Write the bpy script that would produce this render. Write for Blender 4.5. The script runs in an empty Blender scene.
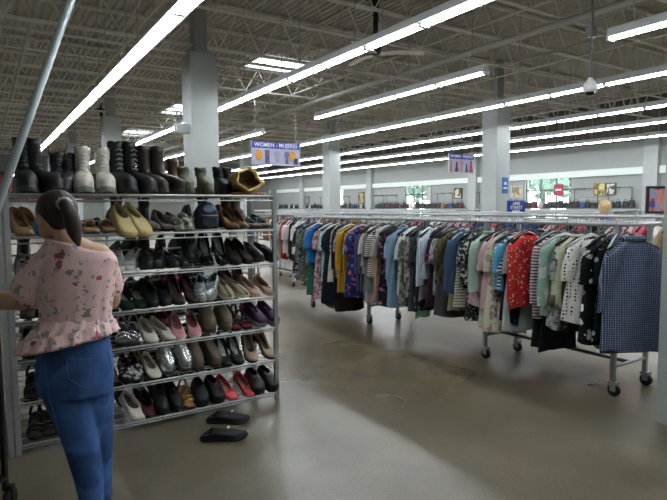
import bpy, bmesh, math, random
from math import sin, cos, pi, radians, sqrt
from mathutils import Vector, Matrix, noise
random.seed(11)
S = bpy.context.scene
COL = S.collection

# ---------------------------------------------------------------- camera
CAMZ = 1.55; FPX = 546.0
YAW, PITCH, ROLL = radians(32.8), radians(4.55), radians(0.38)
_R0 = Vector((cos(YAW), -sin(YAW), 0))
_F = Vector((sin(YAW)*cos(PITCH), cos(YAW)*cos(PITCH), -sin(PITCH)))
_U0 = _R0.cross(_F)
_R = _R0*cos(ROLL) - _U0*sin(ROLL)
_U = _U0*cos(ROLL) + _R0*sin(ROLL)
cam_data = bpy.data.cameras.new('camera')
cam_data.sensor_width = 36; cam_data.lens = FPX/667*36
cam_data.clip_start = 0.05; cam_data.clip_end = 300
cam = bpy.data.objects.new('camera', cam_data); COL.objects.link(cam)
cam.matrix_world = Matrix(((_R.x,_U.x,-_F.x,0),(_R.y,_U.y,-_F.y,0),(_R.z,_U.z,-_F.z,CAMZ),(0,0,0,1)))
S.camera = cam

def ray(px, py):
    return _F + _R*((px-333.5)/FPX) + _U*((250-py)/FPX)
def at_z(px, py, z):
    r = ray(px, py); t = (z-CAMZ)/r.z
    return Vector((0,0,CAMZ)) + r*t
def at_x(px, py, X):
    r = ray(px, py); t = X/r.x
    return Vector((0,0,CAMZ)) + r*t
def at_y(px, py, Y):
    r = ray(px, py); t = Y/r.y
    return Vector((0,0,CAMZ)) + r*t
def at_d(px, py, d):
    return Vector((0,0,CAMZ)) + ray(px, py)*d

# ---------------------------------------------------------------- world, exposure
S.view_settings.view_transform = 'Standard'; S.view_settings.look = 'None'
S.view_settings.gamma = 1.0; S.view_settings.use_curve_mapping = False
S.view_settings.exposure = 0.22
TUBE_EMIT = 42.0
W = bpy.data.worlds.new('world'); S.world = W; W.use_nodes = True
wn = W.node_tree; wn.nodes.clear()
wo = wn.nodes.new('ShaderNodeOutputWorld'); wb = wn.nodes.new('ShaderNodeBackground')
wb.inputs['Color'].default_value = (0.86, 0.95, 1.0, 1); wb.inputs['Strength'].default_value = 6.0
wn.links.new(wb.outputs[0], wo.inputs[0])

# ---------------------------------------------------------------- materials
_mats = {}
def srgb(c):
    if isinstance(c, str):
        c = c.lstrip('#'); c = tuple(int(c[i:i+2], 16)/255 for i in (0,2,4))
    return tuple((x/12.92 if x <= 0.04045 else ((x+0.055)/1.055)**2.4) for x in c) + (1,)
def mat(color, rough=0.6, metal=0.0, var=0.06, vscale=30.0, bump=0.0, emit=0.0, alpha=None, pattern=None, c2=None, c3=None, ps=1.0, spec=0.5, coat=0.0):
    """procedural material; pattern: stripes_h stripes_v check dots blobs mottle floral"""
    key = (color, rough, metal, var, vscale, bump, emit, pattern, c2, c3, ps, spec, coat, alpha)
    if key in _mats: return _mats[key]
    m = bpy.data.materials.new('paint'); m.use_nodes = True
    N = m.node_tree.nodes; L = m.node_tree.links
    b = N['Principled BSDF']
    b.inputs['Roughness'].default_value = rough; b.inputs['Metallic'].default_value = metal
    b.inputs['Specular IOR Level'].default_value = spec
    b.inputs['Coat Weight'].default_value = coat
    tc = N.new('ShaderNodeTexCoord')
    oi = N.new('ShaderNodeObjectInfo')
    vm = N.new('ShaderNodeVectorMath'); vm.operation = 'MULTIPLY_ADD'
    # offset noise by the object's random number so that copies differ
    L.new(tc.outputs['Object'], vm.inputs[0]); vm.inputs[1].default_value = (1,1,1)
    cr = N.new('ShaderNodeCombineXYZ'); L.new(oi.outputs['Random'], cr.inputs[0]); L.new(oi.outputs['Random'], cr.inputs[2])
    ml = N.new('ShaderNodeVectorMath'); ml.operation = 'SCALE'; ml.inputs[3].default_value = 7.3
    L.new(cr.outputs[0], ml.inputs[0]); L.new(ml.outputs[0], vm.inputs[2])
    V = vm.outputs[0]
    def mixc(f, a, bb):
        x = N.new('ShaderNodeMix'); x.data_type = 'RGBA'
        if isinstance(f, float): x.inputs[0].default_value = f
        else: L.new(f, x.inputs[0])
        for i, q in ((6, a), (7, bb)):
            if isinstance(q, tuple): x.inputs[i].default_value = q
            else: L.new(q, x.inputs[i])
        return x.outputs[2]
    def math1(op, a, v=None):
        x = N.new('ShaderNodeMath'); x.operation = op
        for i, q in enumerate((a, v)):
            if q is None: continue
            if isinstance(q, (int, float)): x.inputs[i].default_value = q
            else: L.new(q, x.inputs[i])
        return x.outputs[0]
    base = srgb(color); out = base
    C2 = srgb(c2) if c2 else None
    if pattern in ('stripes_h', 'stripes_v', 'check'):
        sp = N.new('ShaderNodeSeparateXYZ'); L.new(tc.outputs['Object'], sp.inputs[0])
        def band(o, w):
            f = math1('FRACT', math1('MULTIPLY', o, 1/ps)); return math1('GREATER_THAN', f, w)
        if pattern == 'stripes_h': out = mixc(band(sp.outputs[2], 0.55), base, C2)
        elif pattern == 'stripes_v': out = mixc(band(sp.outputs[0], 0.6), base, C2)
        else:
            f = math1('MAXIMUM', band(sp.outputs[2], 0.78), band(sp.outputs[0], 0.78)); out = mixc(f, base, C2)
    elif pattern == 'dots':
        vo = N.new('ShaderNodeTexVoronoi'); vo.inputs['Scale'].default_value = 1/ps; vo.inputs['Randomness'].default_value = 0.25
        L.new(V, vo.inputs['Vector']); out = mixc(math1('LESS_THAN', vo.outputs['Distance'], 0.3), base, C2)
    elif pattern == 'floral':
        C3 = srgb(c3) if c3 else C2
        nz = N.new('ShaderNodeTexNoise'); nz.inputs['Scale'].default_value = 0.9/ps; L.new(V, nz.inputs['Vector'])
        ad = N.new('ShaderNodeVectorMath'); ad.operation = 'MULTIPLY_ADD'
        L.new(nz.outputs['Color'], ad.inputs[0]); ad.inputs[1].default_value = (ps*.9,)*3; L.new(V, ad.inputs[2])
        vo = N.new('ShaderNodeTexVoronoi'); vo.inputs['Scale'].default_value = 1/ps; L.new(ad.outputs[0], vo.inputs['Vector'])
        sx = N.new('ShaderNodeSeparateColor'); L.new(vo.outputs['Color'], sx.inputs[0])
        c23 = mixc(math1('GREATER_THAN', sx.outputs[0], 0.5), C2, C3)
        th = math1('MULTIPLY', sx.outputs[1], 0.55)
        out = mixc(math1('LESS_THAN', vo.outputs['Distance'], th), base, c23)
    elif pattern == 'blossom':
        C3 = srgb(c3)
        nz = N.new('ShaderNodeTexNoise'); nz.inputs['Scale'].default_value = 2.2/ps; nz.inputs['Detail'].default_value = 3; L.new(V, nz.inputs['Vector'])
        ad = N.new('ShaderNodeVectorMath'); ad.operation = 'MULTIPLY_ADD'
        L.new(nz.outputs['Color'], ad.inputs[0]); ad.inputs[1].default_value = (ps*1.3,)*3; L.new(V, ad.inputs[2])
        out = base
        for (sc_, col_, amt, cut) in ((1.7/ps, srgb('#8a90a0'), 1.0, .52), (1.25/ps, C3, 1.2, .52), (1.0/ps, C2, 1.3, .6)):
            vo = N.new('ShaderNodeTexVoronoi'); vo.inputs['Scale'].default_value = sc_; L.new(ad.outputs[0], vo.inputs['Vector'])
            sx = N.new('ShaderNodeSeparateColor'); L.new(vo.outputs['Color'], sx.inputs[0])
            th = math1('MULTIPLY', math1('SUBTRACT', sx.outputs[1], cut), amt)
            f = math1('LESS_THAN', vo.outputs['Distance'], th)
            out = mixc(math1('MULTIPLY', f, .85), out, col_)
    elif pattern == 'mottle':
        nz = N.new('ShaderNodeTexNoise'); nz.inputs['Scale'].default_value = 1/ps; nz.inputs['Detail'].default_value = 3; L.new(V, nz.inputs['Vector'])
        rp = N.new('ShaderNodeValToRGB'); rp.color_ramp.interpolation = 'CONSTANT' if not c3 else 'LINEAR'
        rp.color_ramp.elements[0].color = base; rp.color_ramp.elements[0].position = 0.0
        rp.color_ramp.elements[1].color = C2; rp.color_ramp.elements[1].position = 0.53
        if c3:
            rp.color_ramp.elements[0].position = 0.38
            e = rp.color_ramp.elements.new(0.62); e.color = srgb(c3)
        L.new(nz.outputs[0], rp.inputs[0]); out = rp.outputs[0]
    nz = N.new('ShaderNodeTexNoise'); nz.inputs['Scale'].default_value = vscale; nz.inputs['Detail'].default_value = 3
    L.new(V, nz.inputs['Vector'])
    if var > 0:
        mr = N.new('ShaderNodeMapRange'); L.new(nz.outputs[0], mr.inputs[0])
        mr.inputs[1].default_value = 0.25; mr.inputs[2].default_value = 0.75
        mr.inputs[3].default_value = 1-2*var; mr.inputs[4].default_value = 1+2*var
        x = N.new('ShaderNodeVectorMath'); x.operation = 'SCALE'
        if isinstance(out, tuple):
            x.inputs[0].default_value = out[:3]
        else: L.new(out, x.inputs[0])
        L.new(mr.outputs[0], x.inputs[3]); L.new(x.outputs[0], b.inputs['Base Color'])
    else:
        if isinstance(out, tuple): b.inputs['Base Color'].default_value = out
        else: L.new(out, b.inputs['Base Color'])
    if bump > 0:
        bp = N.new('ShaderNodeBump'); bp.inputs['Strength'].default_value = bump; bp.inputs['Distance'].default_value = 0.004
        L.new(nz.outputs[0], bp.inputs['Height']); L.new(bp.outputs[0], b.inputs['Normal'])
    if emit > 0:
        b.inputs['Emission Color'].default_value = base; b.inputs['Emission Strength'].default_value = emit
    if alpha is not None: b.inputs['Alpha'].default_value = alpha
    m.diffuse_color = base
    _mats[key] = m
    return m

# ---------------------------------------------------------------- mesh builder
class MB:
    def __init__(s): s.v = []; s.f = []; s.m = []; s.mi = 0; s.smooth = []; s.sm = False
    def _add(s, vs, fs, sm=None):
        o = len(s.v); s.v += [tuple(v) for v in vs]
        for f in fs:
            s.f.append(tuple(i+o for i in f)); s.m.append(s.mi); s.smooth.append(s.sm if sm is None else sm)
    def box(s, x0, x1, y0, y1, z0, z1, M=None):
        vs = [Vector((x, y, z)) for z in (z0, z1) for y in (y0, y1) for x in (x0, x1)]
        if M: vs = [M @ v for v in vs]
        s._add(vs, [(0,2,3,1),(4,5,7,6),(0,1,5,4),(2,6,7,3),(0,4,6,2),(1,3,7,5)], False); return s
    def tube(s, pts, r, n=6, cap=True, flat=None):
        pts = [Vector(p) for p in pts]; rs = r if isinstance(r, (list, tuple)) else [r]*len(pts)
        rings = []; up = None
        for i, p in enumerate(pts):
            d = (pts[min(i+1, len(pts)-1)] - pts[max(i-1, 0)])
            d = d.normalized() if d.length > 1e-9 else Vector((0,0,1))
            if up is None:
                up = Vector((0,0,1)) if abs(d.z) < .9 else Vector((0,1,0))
            a = d.cross(up).normalized(); b = a.cross(d).normalized(); up = b
            rr = rs[i]; ra, rb = rr if isinstance(rr, (tuple, list)) else (rr, rr)
            rings.append([p + a*(cos(2*pi*k/n+pi/n)*ra) + b*(sin(2*pi*k/n+pi/n)*rb) for k in range(n)])
        s.loft(rings, cap, cap, n > 4); return s
    def loft(s, rings, cap0=True, cap1=True, sm=True):
        n = len(rings[0]); vs = [v for r in rings for v in r]; fs = []
        for i in range(len(rings)-1):
            for k in range(n):
                k2 = (k+1) % n; fs.append((i*n+k, i*n+k2, (i+1)*n+k2, (i+1)*n+k))
        o = len(s.v); s._add(vs, fs, sm)
        if cap0: s.f.append(tuple(o+k for k in reversed(range(n)))); s.m.append(s.mi); s.smooth.append(False)
        if cap1: s.f.append(tuple(o+(len(rings)-1)*n+k for k in range(n))); s.m.append(s.mi); s.smooth.append(False)
        return s
    def ell(s, c, ax, n=12, m=8, M=None):
        """ellipsoid, semi-axes ax"""
        c = Vector(c); rings = []
        for j in range(1, m):
            t = pi*j/m
            ring = []
            for k in range(n):
                q = Vector((sin(t)*cos(2*pi*k/n)*ax[0], sin(t)*sin(2*pi*k/n)*ax[1], -cos(t)*ax[2]))
                if M: q = M @ q
                ring.append(c+q)
            rings.append(ring)
        s.loft(rings, True, True, True); return s
    def lathe(s, prof, n=16, c=(0,0,0), sm=True):
        c = Vector(c)
        s.loft([[c+Vector((r*cos(2*pi*k/n), r*sin(2*pi*k/n), z)) for k in range(n)] for r, z in prof], True, True, sm); return s
    def mesh(s, mats):
        me = bpy.data.meshes.new('mesh'); me.from_pydata(s.v, [], s.f)
        if not isinstance(mats, (list, tuple)): mats = [mats]
        for m in mats: me.materials.append(m)
        me.polygons.foreach_set('material_index', s.m); me.polygons.foreach_set('use_smooth', s.smooth)
        me.update(); return me
    def build(s, name, mats, parent=None, loc=None, rz=0):
        o = bpy.data.objects.new(name, s.mesh(mats)); COL.objects.link(o)
        if parent is not None: o.parent = parent
        if loc is not None: o.location = loc
        if rz: o.rotation_euler = (0,0,rz)
        return o

def tag(o, label=None, cat=None, group=None, kind=None):
    if label: o['label'] = label
    if cat: o['category'] = cat
    if group: o['group'] = group
    if kind: o['kind'] = kind
    return o
def empty(name, loc=(0,0,0), rz=0):
    o = bpy.data.objects.new(name, None); COL.objects.link(o); o.location = loc; o.rotation_euler = (0,0,rz)
    o.empty_display_size = .05
    return o
def dup(root, loc=None, rz=None, rot=None):
    r = root.copy(); COL.objects.link(r)
    if loc is not None: r.location = loc
    if rz is not None: r.rotation_euler = (0,0,rz)
    if rot is not None: r.rotation_euler = rot
    for ch in list(root.children):
        c = ch.copy(); COL.objects.link(c); c.parent = r
        for g in list(ch.children):
            d = g.copy(); COL.objects.link(d); d.parent = c
    return r
def struct(o): o['kind'] = 'structure'; return o

# ---------------------------------------------------------------- room
XW, YF, XL, YB = 22.6, 46.0, -5.0, -6.0      # right wall, far wall, left wall, back wall
DECK = 5.9; BAY = 9.35
def floor_mat():
    m = bpy.data.materials.new('polished_concrete'); m.use_nodes = True
    N = m.node_tree.nodes; L = m.node_tree.links; b = N['Principled BSDF']
    tc = N.new('ShaderNodeTexCoord')
    def nz(sc, det, dist=0.0):
        n = N.new('ShaderNodeTexNoise'); n.inputs['Scale'].default_value = sc; n.inputs['Detail'].default_value = det
        n.inputs['Distortion'].default_value = dist; L.new(tc.outputs['Object'], n.inputs['Vector']); return n.outputs[0]
    a = nz(0.35, 4, .3); c = nz(2.2, 4); d = nz(60, 3)
    rp = N.new('ShaderNodeValToRGB'); L.new(a, rp.inputs[0])
    rp.color_ramp.elements[0].position = .30; rp.color_ramp.elements[0].color = srgb('#61573f')
    rp.color_ramp.elements[1].position = .70; rp.color_ramp.elements[1].color = srgb('#777060')
    rp2 = N.new('ShaderNodeValToRGB'); L.new(c, rp2.inputs[0])
    rp2.color_ramp.elements[0].position = .3; rp2.color_ramp.elements[0].color = (.74,.74,.72,1)
    rp2.color_ramp.elements[1].position = .7; rp2.color_ramp.elements[1].color = (1.07,1.07,1.07,1)
    mx = N.new('ShaderNodeMix'); mx.data_type = 'RGBA'; mx.blend_type = 'MULTIPLY'; mx.inputs[0].default_value = 1
    L.new(rp.outputs[0], mx.inputs[6]); L.new(rp2.outputs[0], mx.inputs[7])
    rp3 = N.new('ShaderNodeValToRGB'); L.new(d, rp3.inputs[0])
    rp3.color_ramp.elements[0].position = .3; rp3.color_ramp.elements[0].color = (.8,.8,.8,1)
    rp3.color_ramp.elements[1].position = .7; rp3.color_ramp.elements[1].color = (1.1,1.1,1.1,1)
    m2 = N.new('ShaderNodeMix'); m2.data_type = 'RGBA'; m2.blend_type = 'MULTIPLY'; m2.inputs[0].default_value = 1
    L.new(mx.outputs[2], m2.inputs[6]); L.new(rp3.outputs[0], m2.inputs[7])
    # fine control joints every 4.67 m
    L.new(m2.outputs[2], b.inputs['Base Color'])
    mr = N.new('ShaderNodeMapRange'); L.new(a, mr.inputs[0]); mr.inputs[3].default_value = .22; mr.inputs[4].default_value = .36
    L.new(mr.outputs[0], b.inputs['Roughness']); b.inputs['Specular IOR Level'].default_value = .55
    bp = N.new('ShaderNodeBump'); bp.inputs['Strength'].default_value = .0; bp.inputs['Distance'].default_value = .01
    L.new(a, bp.inputs['Height']); L.new(bp.outputs[0], b.inputs['Normal'])
    return m
struct(MB().box(XL, XW, YB, YF, -.1, 0).build('floor', floor_mat()))
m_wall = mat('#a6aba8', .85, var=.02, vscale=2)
m_deck = mat('#b9b4a9', .75, var=.05, vscale=3)
m_steel = mat('#d2cec4', .6, var=.05, vscale=4)
m_white = mat('#e8ebea', .5, var=.01)
m_col = mat('#b2b8b7', .5, var=.02, vscale=3)

# skylight openings (x0,x1,y0,y1) through the deck
SKY = []
for (l, r_, nr, fr) in (((260,57),(309,69),(293,60),(277,66)), ((172,106),(195,110),(185,105.5),(181,112)), ((127,130),(150,134),(140,129.5),(137,134.5))):
    SKY.append((at_z(*l, DECK).x, at_z(*r_, DECK).x, at_z(*nr, DECK).y-.15, at_z(*fr, DECK).y+.5))
def cell_in(x, y):
    return any(a < x < b and c < y < d for a, b, c, d in SKY)
# corrugated deck: flutes run along y, rows of cells split at the skylights
mb = MB(); p = .16; ys = [YB] + sorted([v for s_ in SKY for v in s_[2:]]) + [YF]
x = XL
prof = [(0,0),(.05,0),(.07,.045),(.14,.045),(.16,0)]
nx = int((XW-XL)/p)+1
for i in range(nx):
    x0 = XL+i*p
    for j in range(len(ys)-1):
        if cell_in(x0+p/2, (ys[j]+ys[j+1])/2): continue
        vs = []
        for (dx, dz) in prof:
            xx = min(x0+dx, XW)
            vs += [(xx, ys[j], DECK+dz), (xx, ys[j+1], DECK+dz)]
        mb._add(vs, [(2*k, 2*k+1, 2*k+3, 2*k+2) for k in range(4)], False)
# roof slab over it (light tight), with holes
xs_ = sorted(set([XL-.2, XW+.2] + [v for s_ in SKY for v in s_[:2]])); ys2 = [YB-.2]+ys[1:-1]+[YF+.2]
mb.mi = 1
for i in range(len(xs_)-1):
    for j in range(len(ys2)-1):
        if cell_in((xs_[i]+xs_[i+1])/2, (ys2[j]+ys2[j+1])/2): continue
        mb.box(xs_[i], xs_[i+1], ys2[j], ys2[j+1], DECK+.06, DECK+.12)
struct(mb.build('ceiling', [m_deck, mat('#777777', .9)]))
m_glassw = mat('#f4f8fa', .35, var=0, alpha=.05)
for k, (a, b, c, d) in enumerate(SKY):
    t = MB()
    for (x0, x1, y0, y1) in ((a-.06, a, c-.06, d+.06), (b, b+.06, c-.06, d+.06), (a, b, c-.06, c), (a, b, d, d+.06)):
        t.box(x0, x1, y0, y1, DECK-.02, DECK+.13)
    q = t.build('skylight_curb', m_white); q['kind'] = 'structure'
    g = MB().box(a, b, c, d, DECK+.13, DECK+.135)
    for v in range(1, 3): g.box(a+(b-a)*v/3-.02, a+(b-a)*v/3+.02, c, d, DECK+.12, DECK+.13)
    g.build('dome', m_glassw, q)

# right wall with window openings
WINS = []
for (pa, pb) in ((525, 571), (404, 430)):
    A = at_x(pa, 190, XW); B = at_x(pb, 190, XW); WINS.append((B.y, A.y, .9, 3.1))
WINS.append((WINS[1][0]+9.35*1.0, WINS[1][1]+9.35*1.0-.2, .9, 3.1))
mb = MB(); cuts = sorted(set([YB, YF] + [v for w in WINS for v in w[:2]]))
for i in range(len(cuts)-1):
    y0, y1 = cuts[i], cuts[i+1]; w = [w for w in WINS if w[0] <= (y0+y1)/2 <= w[1]]
    if w:
        mb.box(XW, XW+.3, y0, y1, 0, w[0][2]); mb.box(XW, XW+.3, y0, y1, w[0][3], DECK+.1)
    else: mb.box(XW, XW+.3, y0, y1, 0, DECK+.1)
struct(mb.build('wall_right', m_wall))
m_frame = mat('#5b6a63', .5, metal=.3)
m_glass = mat('#dfeee6', .03, var=0, alpha=.12)
for k, (y0, y1, z0, z1) in enumerate(WINS):
    t = MB()
    for y in (y0, y0+(y1-y0)/3, y0+2*(y1-y0)/3, y1): t.box(XW+.1, XW+.16, y-.03, y+.03, z0, z1)
    for z in (z0, z0+.62*(z1-z0), z1): t.box(XW+.1, XW+.16, y0, y1, z-.03, z+.03)
    o = struct(t.build('window_%d' % (k+1), m_frame))
    MB().box(XW+.125, XW+.135, y0, y1, z0, z1).build('pane', m_glass, o)
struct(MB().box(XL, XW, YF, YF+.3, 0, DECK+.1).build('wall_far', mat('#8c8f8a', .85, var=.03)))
struct(MB().box(XL-.3, XL, YB, YF, 0, DECK+.1).build('wall_left', m_wall))
struct(MB().box(XL, XW, YB-.3, YB, 0, DECK+.1).build('wall_back', m_wall))
t = MB().box(XL, 9, YF-.06, YF, 2.0, 4.2)
struct(t.build('trim_1', mat('#5a1f24', .7)))

t = MB()
for q in range(int((YF-YB)/.3)):
    y = YB+q*.3; t.box(XW-.1, XW-.02, y, y+.2, 4.17, DECK-.02)
t.box(XW-.06, XW, YB, YF, 4.15, DECK-.02)
struct(t.build('trim_2', mat('#5d5850', .8, var=.12, vscale=2)))
# pilasters and columns
for k in range(-1, 5):
    y = 2.15+BAY*k
    if YB < y < YF-1: struct(MB().box(XW-.28, XW, y-.28, y+.28, 0, 4.4).build('wall_pilaster', m_col))
for gx in (4.05, 13.35):
    for k in range(0, 5):
        y = 2.15+BAY*k
        if k == 0 and gx > 5: continue
        cx, cy = (4.28, 1.66) if k == 0 else (gx, y)
        r = .29; t = MB(); t.box(cx-r, cx+r, cy-r, cy+r, 0, 4.75)
        t.mi = 1; t.box(cx-.14, cx+.14, cy-.14, cy+.14, 4.75, DECK-.05)
        struct(t.build('column', [m_col, mat('#9c9c96', .6)]))

# bar joists along x every 1.558 m, deeper on the column lines
j_y = [2.15-BAY/6*4 + BAY/6*i for i in range(0, 31)]
def joist(y, depth, r, step, x0, x1):
    t = MB(); zt = DECK-.035; zb = DECK-depth
    for dy in (-.03, .03):
        t.box(x0, x1, y+dy-.022, y+dy+.022, zt-.03, zt+.03 )
        t.box(x0, x1, y+dy-.022, y+dy+.022, zb-r*.6, zb+r*.6)
    n = int((x1-x0)/step)
    for i in range(n):
        a = x0+i*step; up = i % 2 == 0
        z0, z1 = (zt, zb) if up else (zb, zt)
        t.tube([(a, y, z0), (a+step, y, z1)], r*.55, 4)
    return struct(t.build('joist', m_steel))
for i, y in enumerate(j_y):
    if y > YF-.5: continue
    main = abs(((y-2.15)/BAY) - round((y-2.15)/BAY)) < .01
    if main: joist(y, .95, .045, .5, XL, XW-.3)
    else: joist(y, .7, .026, .42, XL, XW-.3)
# girders and pipes along y
def pipe(name, x, z, r, y0=YB+.1, y1=YF-.1, m=None, n=8):
    return struct(MB().tube([(x, y0, z), (x, y1, z)], r, n).build(name, m or m_steel))
pipe('sprinkler_pipe', 9.75, 5.1, .07, m=mat('#b9b7b0', .5))
for x in (1.0, 11.4, 17.5): pipe('sprinkler_pipe', x, 5.12, .03, m=mat('#a5a29a', .5))
for x in (6.1, 6.9, 9.4): pipe('conduit', x, DECK-.06, .02, m=mat('#b5b1a8', .5))
for x in (2.9, 5.9, 8.75, 12.6, 16, 19.0): pipe('bridging', x, DECK-.7, .022)
# wall-mounted perimeter light valance between the pilasters (lit lamps behind a diffuser)
m_val = mat('#dfe7e4', .4, var=0, emit=.12)
VAL_SPANS = []
for k in range(-1, 5):
    y0 = 2.15+BAY*k+.3; y1 = min(y0+BAY-.6, YF-.2)
    if y0 < 3: y0 = max(y0, YB+.2)
    vt = empty('perimeter_light', (XW-.012, (y0+y1)/2, 2.78)); L_ = (y1-y0)/2
    MB().box(-.16, 0, -L_, L_, .26, .29).build('housing', m_white, vt)
    MB().box(-.16, -.13, -L_, L_, 0, .26).build('diffuser', m_val, vt)
    tag(vt, '%s white glowing valance light from the near end of the right wall' % ('first','second','third','fourth','fifth','sixth')[k+1], 'wall light', 'valance lights along the right wall')
    VAL_SPANS.append(vt)

# ---------------------------------------------------------------- ceiling light rows
m_house = mat('#c6cac9', .45, metal=.0, var=.03); m_refl = mat('#e9ecec', .35, var=0)
m_tube = mat('#f6faff', .4, var=0, emit=TUBE_EMIT); m_wire = mat('#a8a8a4', .4, metal=.6, var=0)
FZ = 3.9; FL = 2.44
def make_fixture(drop):
    r = empty('strip_light')
    h = MB(); h.box(-.055, .055, -FL/2, FL/2, .03, .15)
    h.build('housing', m_house, r)
    w = MB()
    for s in (-1, 1):
        w._add([(s*.05, -FL/2, .045), (s*.05, FL/2, .045), (s*.12, FL/2, .02), (s*.12, -FL/2, .02),
                (s*.05, -FL/2, .055), (s*.05, FL/2, .055), (s*.122, FL/2, .03), (s*.122, -FL/2, .03)],
               [(0,1,2,3),(4,7,6,5),(0,4,5,1),(3,2,6,7),(0,3,7,4),(1,5,6,2)], False)
    w.build('reflector', m_house, r)
    for yy in (-FL/4, FL/4):
        for s in (-1, 1):
            MB().tube([(s*.04, yy-FL/4+.03, .005), (s*.04, yy+FL/4-.03, .005)], .0145, 6).build('lamp_tube', m_tube, r)
    for yy, q in ((-FL/2+.02, .02), (0, .035), (FL/2-.02, .02)): MB().box(-.07, .07, yy-q, yy+q, -.022, .035).build('socket', m_white, r)
    for yy in (-FL/2+.35, FL/2-.35):
        MB().tube([(0, yy, .15), (0, yy, drop)], .009, 4).build('hanger_wire', m_wire, r)
    return r
fx = make_fixture(DECK-FZ-.02)
rows = [('first', 2.15, [(-3, 45)]), ('second', 5.0, [(-3, 45)]), ('third', 7.68, [(-3, 4.6), (6.86, 12.9), (16.0, 40)]),
        ('fourth', 10.5, [(-1, 42)]), ('fifth', 13.5+.4, [(0, 42)]), ('sixth', 16.6, [(2, 44)]), ('seventh', 19.8, [(3, 44)])]
ORD = ['zeroth','first','second','third','fourth','fifth','sixth','seventh','eighth','ninth','tenth','eleventh','twelfth','thirteenth','fourteenth','fifteenth','sixteenth','seventeenth','eighteenth','nineteenth','twentieth','twenty-first','twenty-second']
first = True
for nm, X, spans in rows:
    for (a, b) in spans:
        n = int(round((b-a)/FL))
        for i in range(n):
            y = a+FL/2+i*FL if (nm, a) != ('third', -3) else b-FL/2-i*FL
            if y < -3: continue
            o = fx if first else dup(fx); first = False
            o.location = (X, y, FZ); o.rotation_euler = (0, 0, 0)
            k_ = int((y+3)/FL)+1; tag(o, '%s twin tube strip light from the near end of the %s ceiling row' % (ORD[k_], nm), 'ceiling light', 'strip lights of the %s row' % nm)

o = dup(fx, (7.68, 6.86+2*FL+.5, FZ), 0); o.scale = (1, .4, 1)
tag(o, 'short half length twin tube strip light closing the near part of the third row', 'ceiling light', 'strip lights of the third row')
# ---------------------------------------------------------------- ceiling fans, camera dome, heater box
def fan(loc, rz, label):
    r = empty('ceiling_fan', loc, rz); dk = mat('#1b1c1d', .4)
    top = 5.66-loc[2]
    t = MB(); t.box(-.24, .24, -.07, .07, top-.1, top); t.box(-.03, .03, -.03, .03, top, DECK-loc[2]-.03); t.lathe([(.11, top-.12), (.11, top-.05)], 12); t.lathe([(.05, top-.3), (.09, top-.12)], 12)
    t.build('mount', dk, r)
    MB().tube([(0,0,.16), (0,0,top-.3)], .055, 8).build('downrod', dk, r)
    MB().box(.04, .16, -.07, .07, .25, .55).build('control_box', mat('#c9c9c4', .4), r)
    MB().lathe([(.05,.22),(.1,.16),(.12,.06),(.1,0),(.05,-.05)], 16).build('motor', dk, r)
    for k in range(3):
        a = 2*pi*k/3; t = MB(); rg = []
        for q in range(9):
            u = .1+.85*q/8; wv = .075+.02*sin(pi*q/8); dz = -.02+.03*sin(pi*q/8)
            rg.append([Vector((cos(a)*u-sin(a)*v, sin(a)*u+cos(a)*v, dz+w)) for v, w in ((-wv,.012),(wv,-.012),(wv,-.022),(-wv,.002))])
        t.loft(rg, sm=False); t.build('blade', mat('#e6dfce', .5), r)
    return tag(r, label, 'ceiling fan')
fan((6.67, 8.77, 4.55), radians(-33), 'black ceiling fan with pale blades above the second light row')
fan((4.4, 24.5, 3.95), radians(30), 'far small black ceiling fan seen above the black high tops')
fd = at_d(590, 88, 9.0)
r = empty('security_camera', fd)
top = DECK-.03-fd.z
MB().tube([(0,0,.14), (0,0,top)], .022, 8).build('pole', mat('#8e9191', .35, metal=.6), r)
MB().box(-.07,.07,-.05,.05,.82,.98).build('junction_box', mat('#8f9293', .4, metal=.4), r)
MB().lathe([(.03,.17),(.05,.13),(.1,.07),(.115,0),(.11,-.05),(.07,-.07)], 20).build('housing', mat('#e4e6e4', .3), r)
MB().ell((0,0,-.06), (.075,.075,.07)).build('lens_dome', mat('#17191b', .1), r)
tag(r, 'white dome security camera hanging on a grey pole', 'security camera')
hb = at_d(98, 44, 16.0)
r = MB().box(-.32,.32,-.3,.3,-.32,.36).build('unit_heater', mat('#8b8a86', .5), None, (hb.x, hb.y, hb.z))
MB().box(-.28,.28,-.31,-.3,-.25,.25).build('grille', mat('#6b6a67', .5), r)
for sx in (-.25,.25): MB().tube([(sx,0,.36),(sx,0,DECK-hb.z-.02)], .012, 5).build('hanger_rod', m_wire, r)
tag(r, 'grey box unit heater hung under the ceiling at the upper left', 'heater')
bx = at_d(182, 128, 11.3)
r = MB().box(-.14,.14,-.08,.08,-.09,.09).build('junction_box', mat('#b9bdbc', .5), None, (3.62, 11.42, bx.z))
tag(r, 'small pale electrical box fixed to the left side of the big column', 'box')

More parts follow.
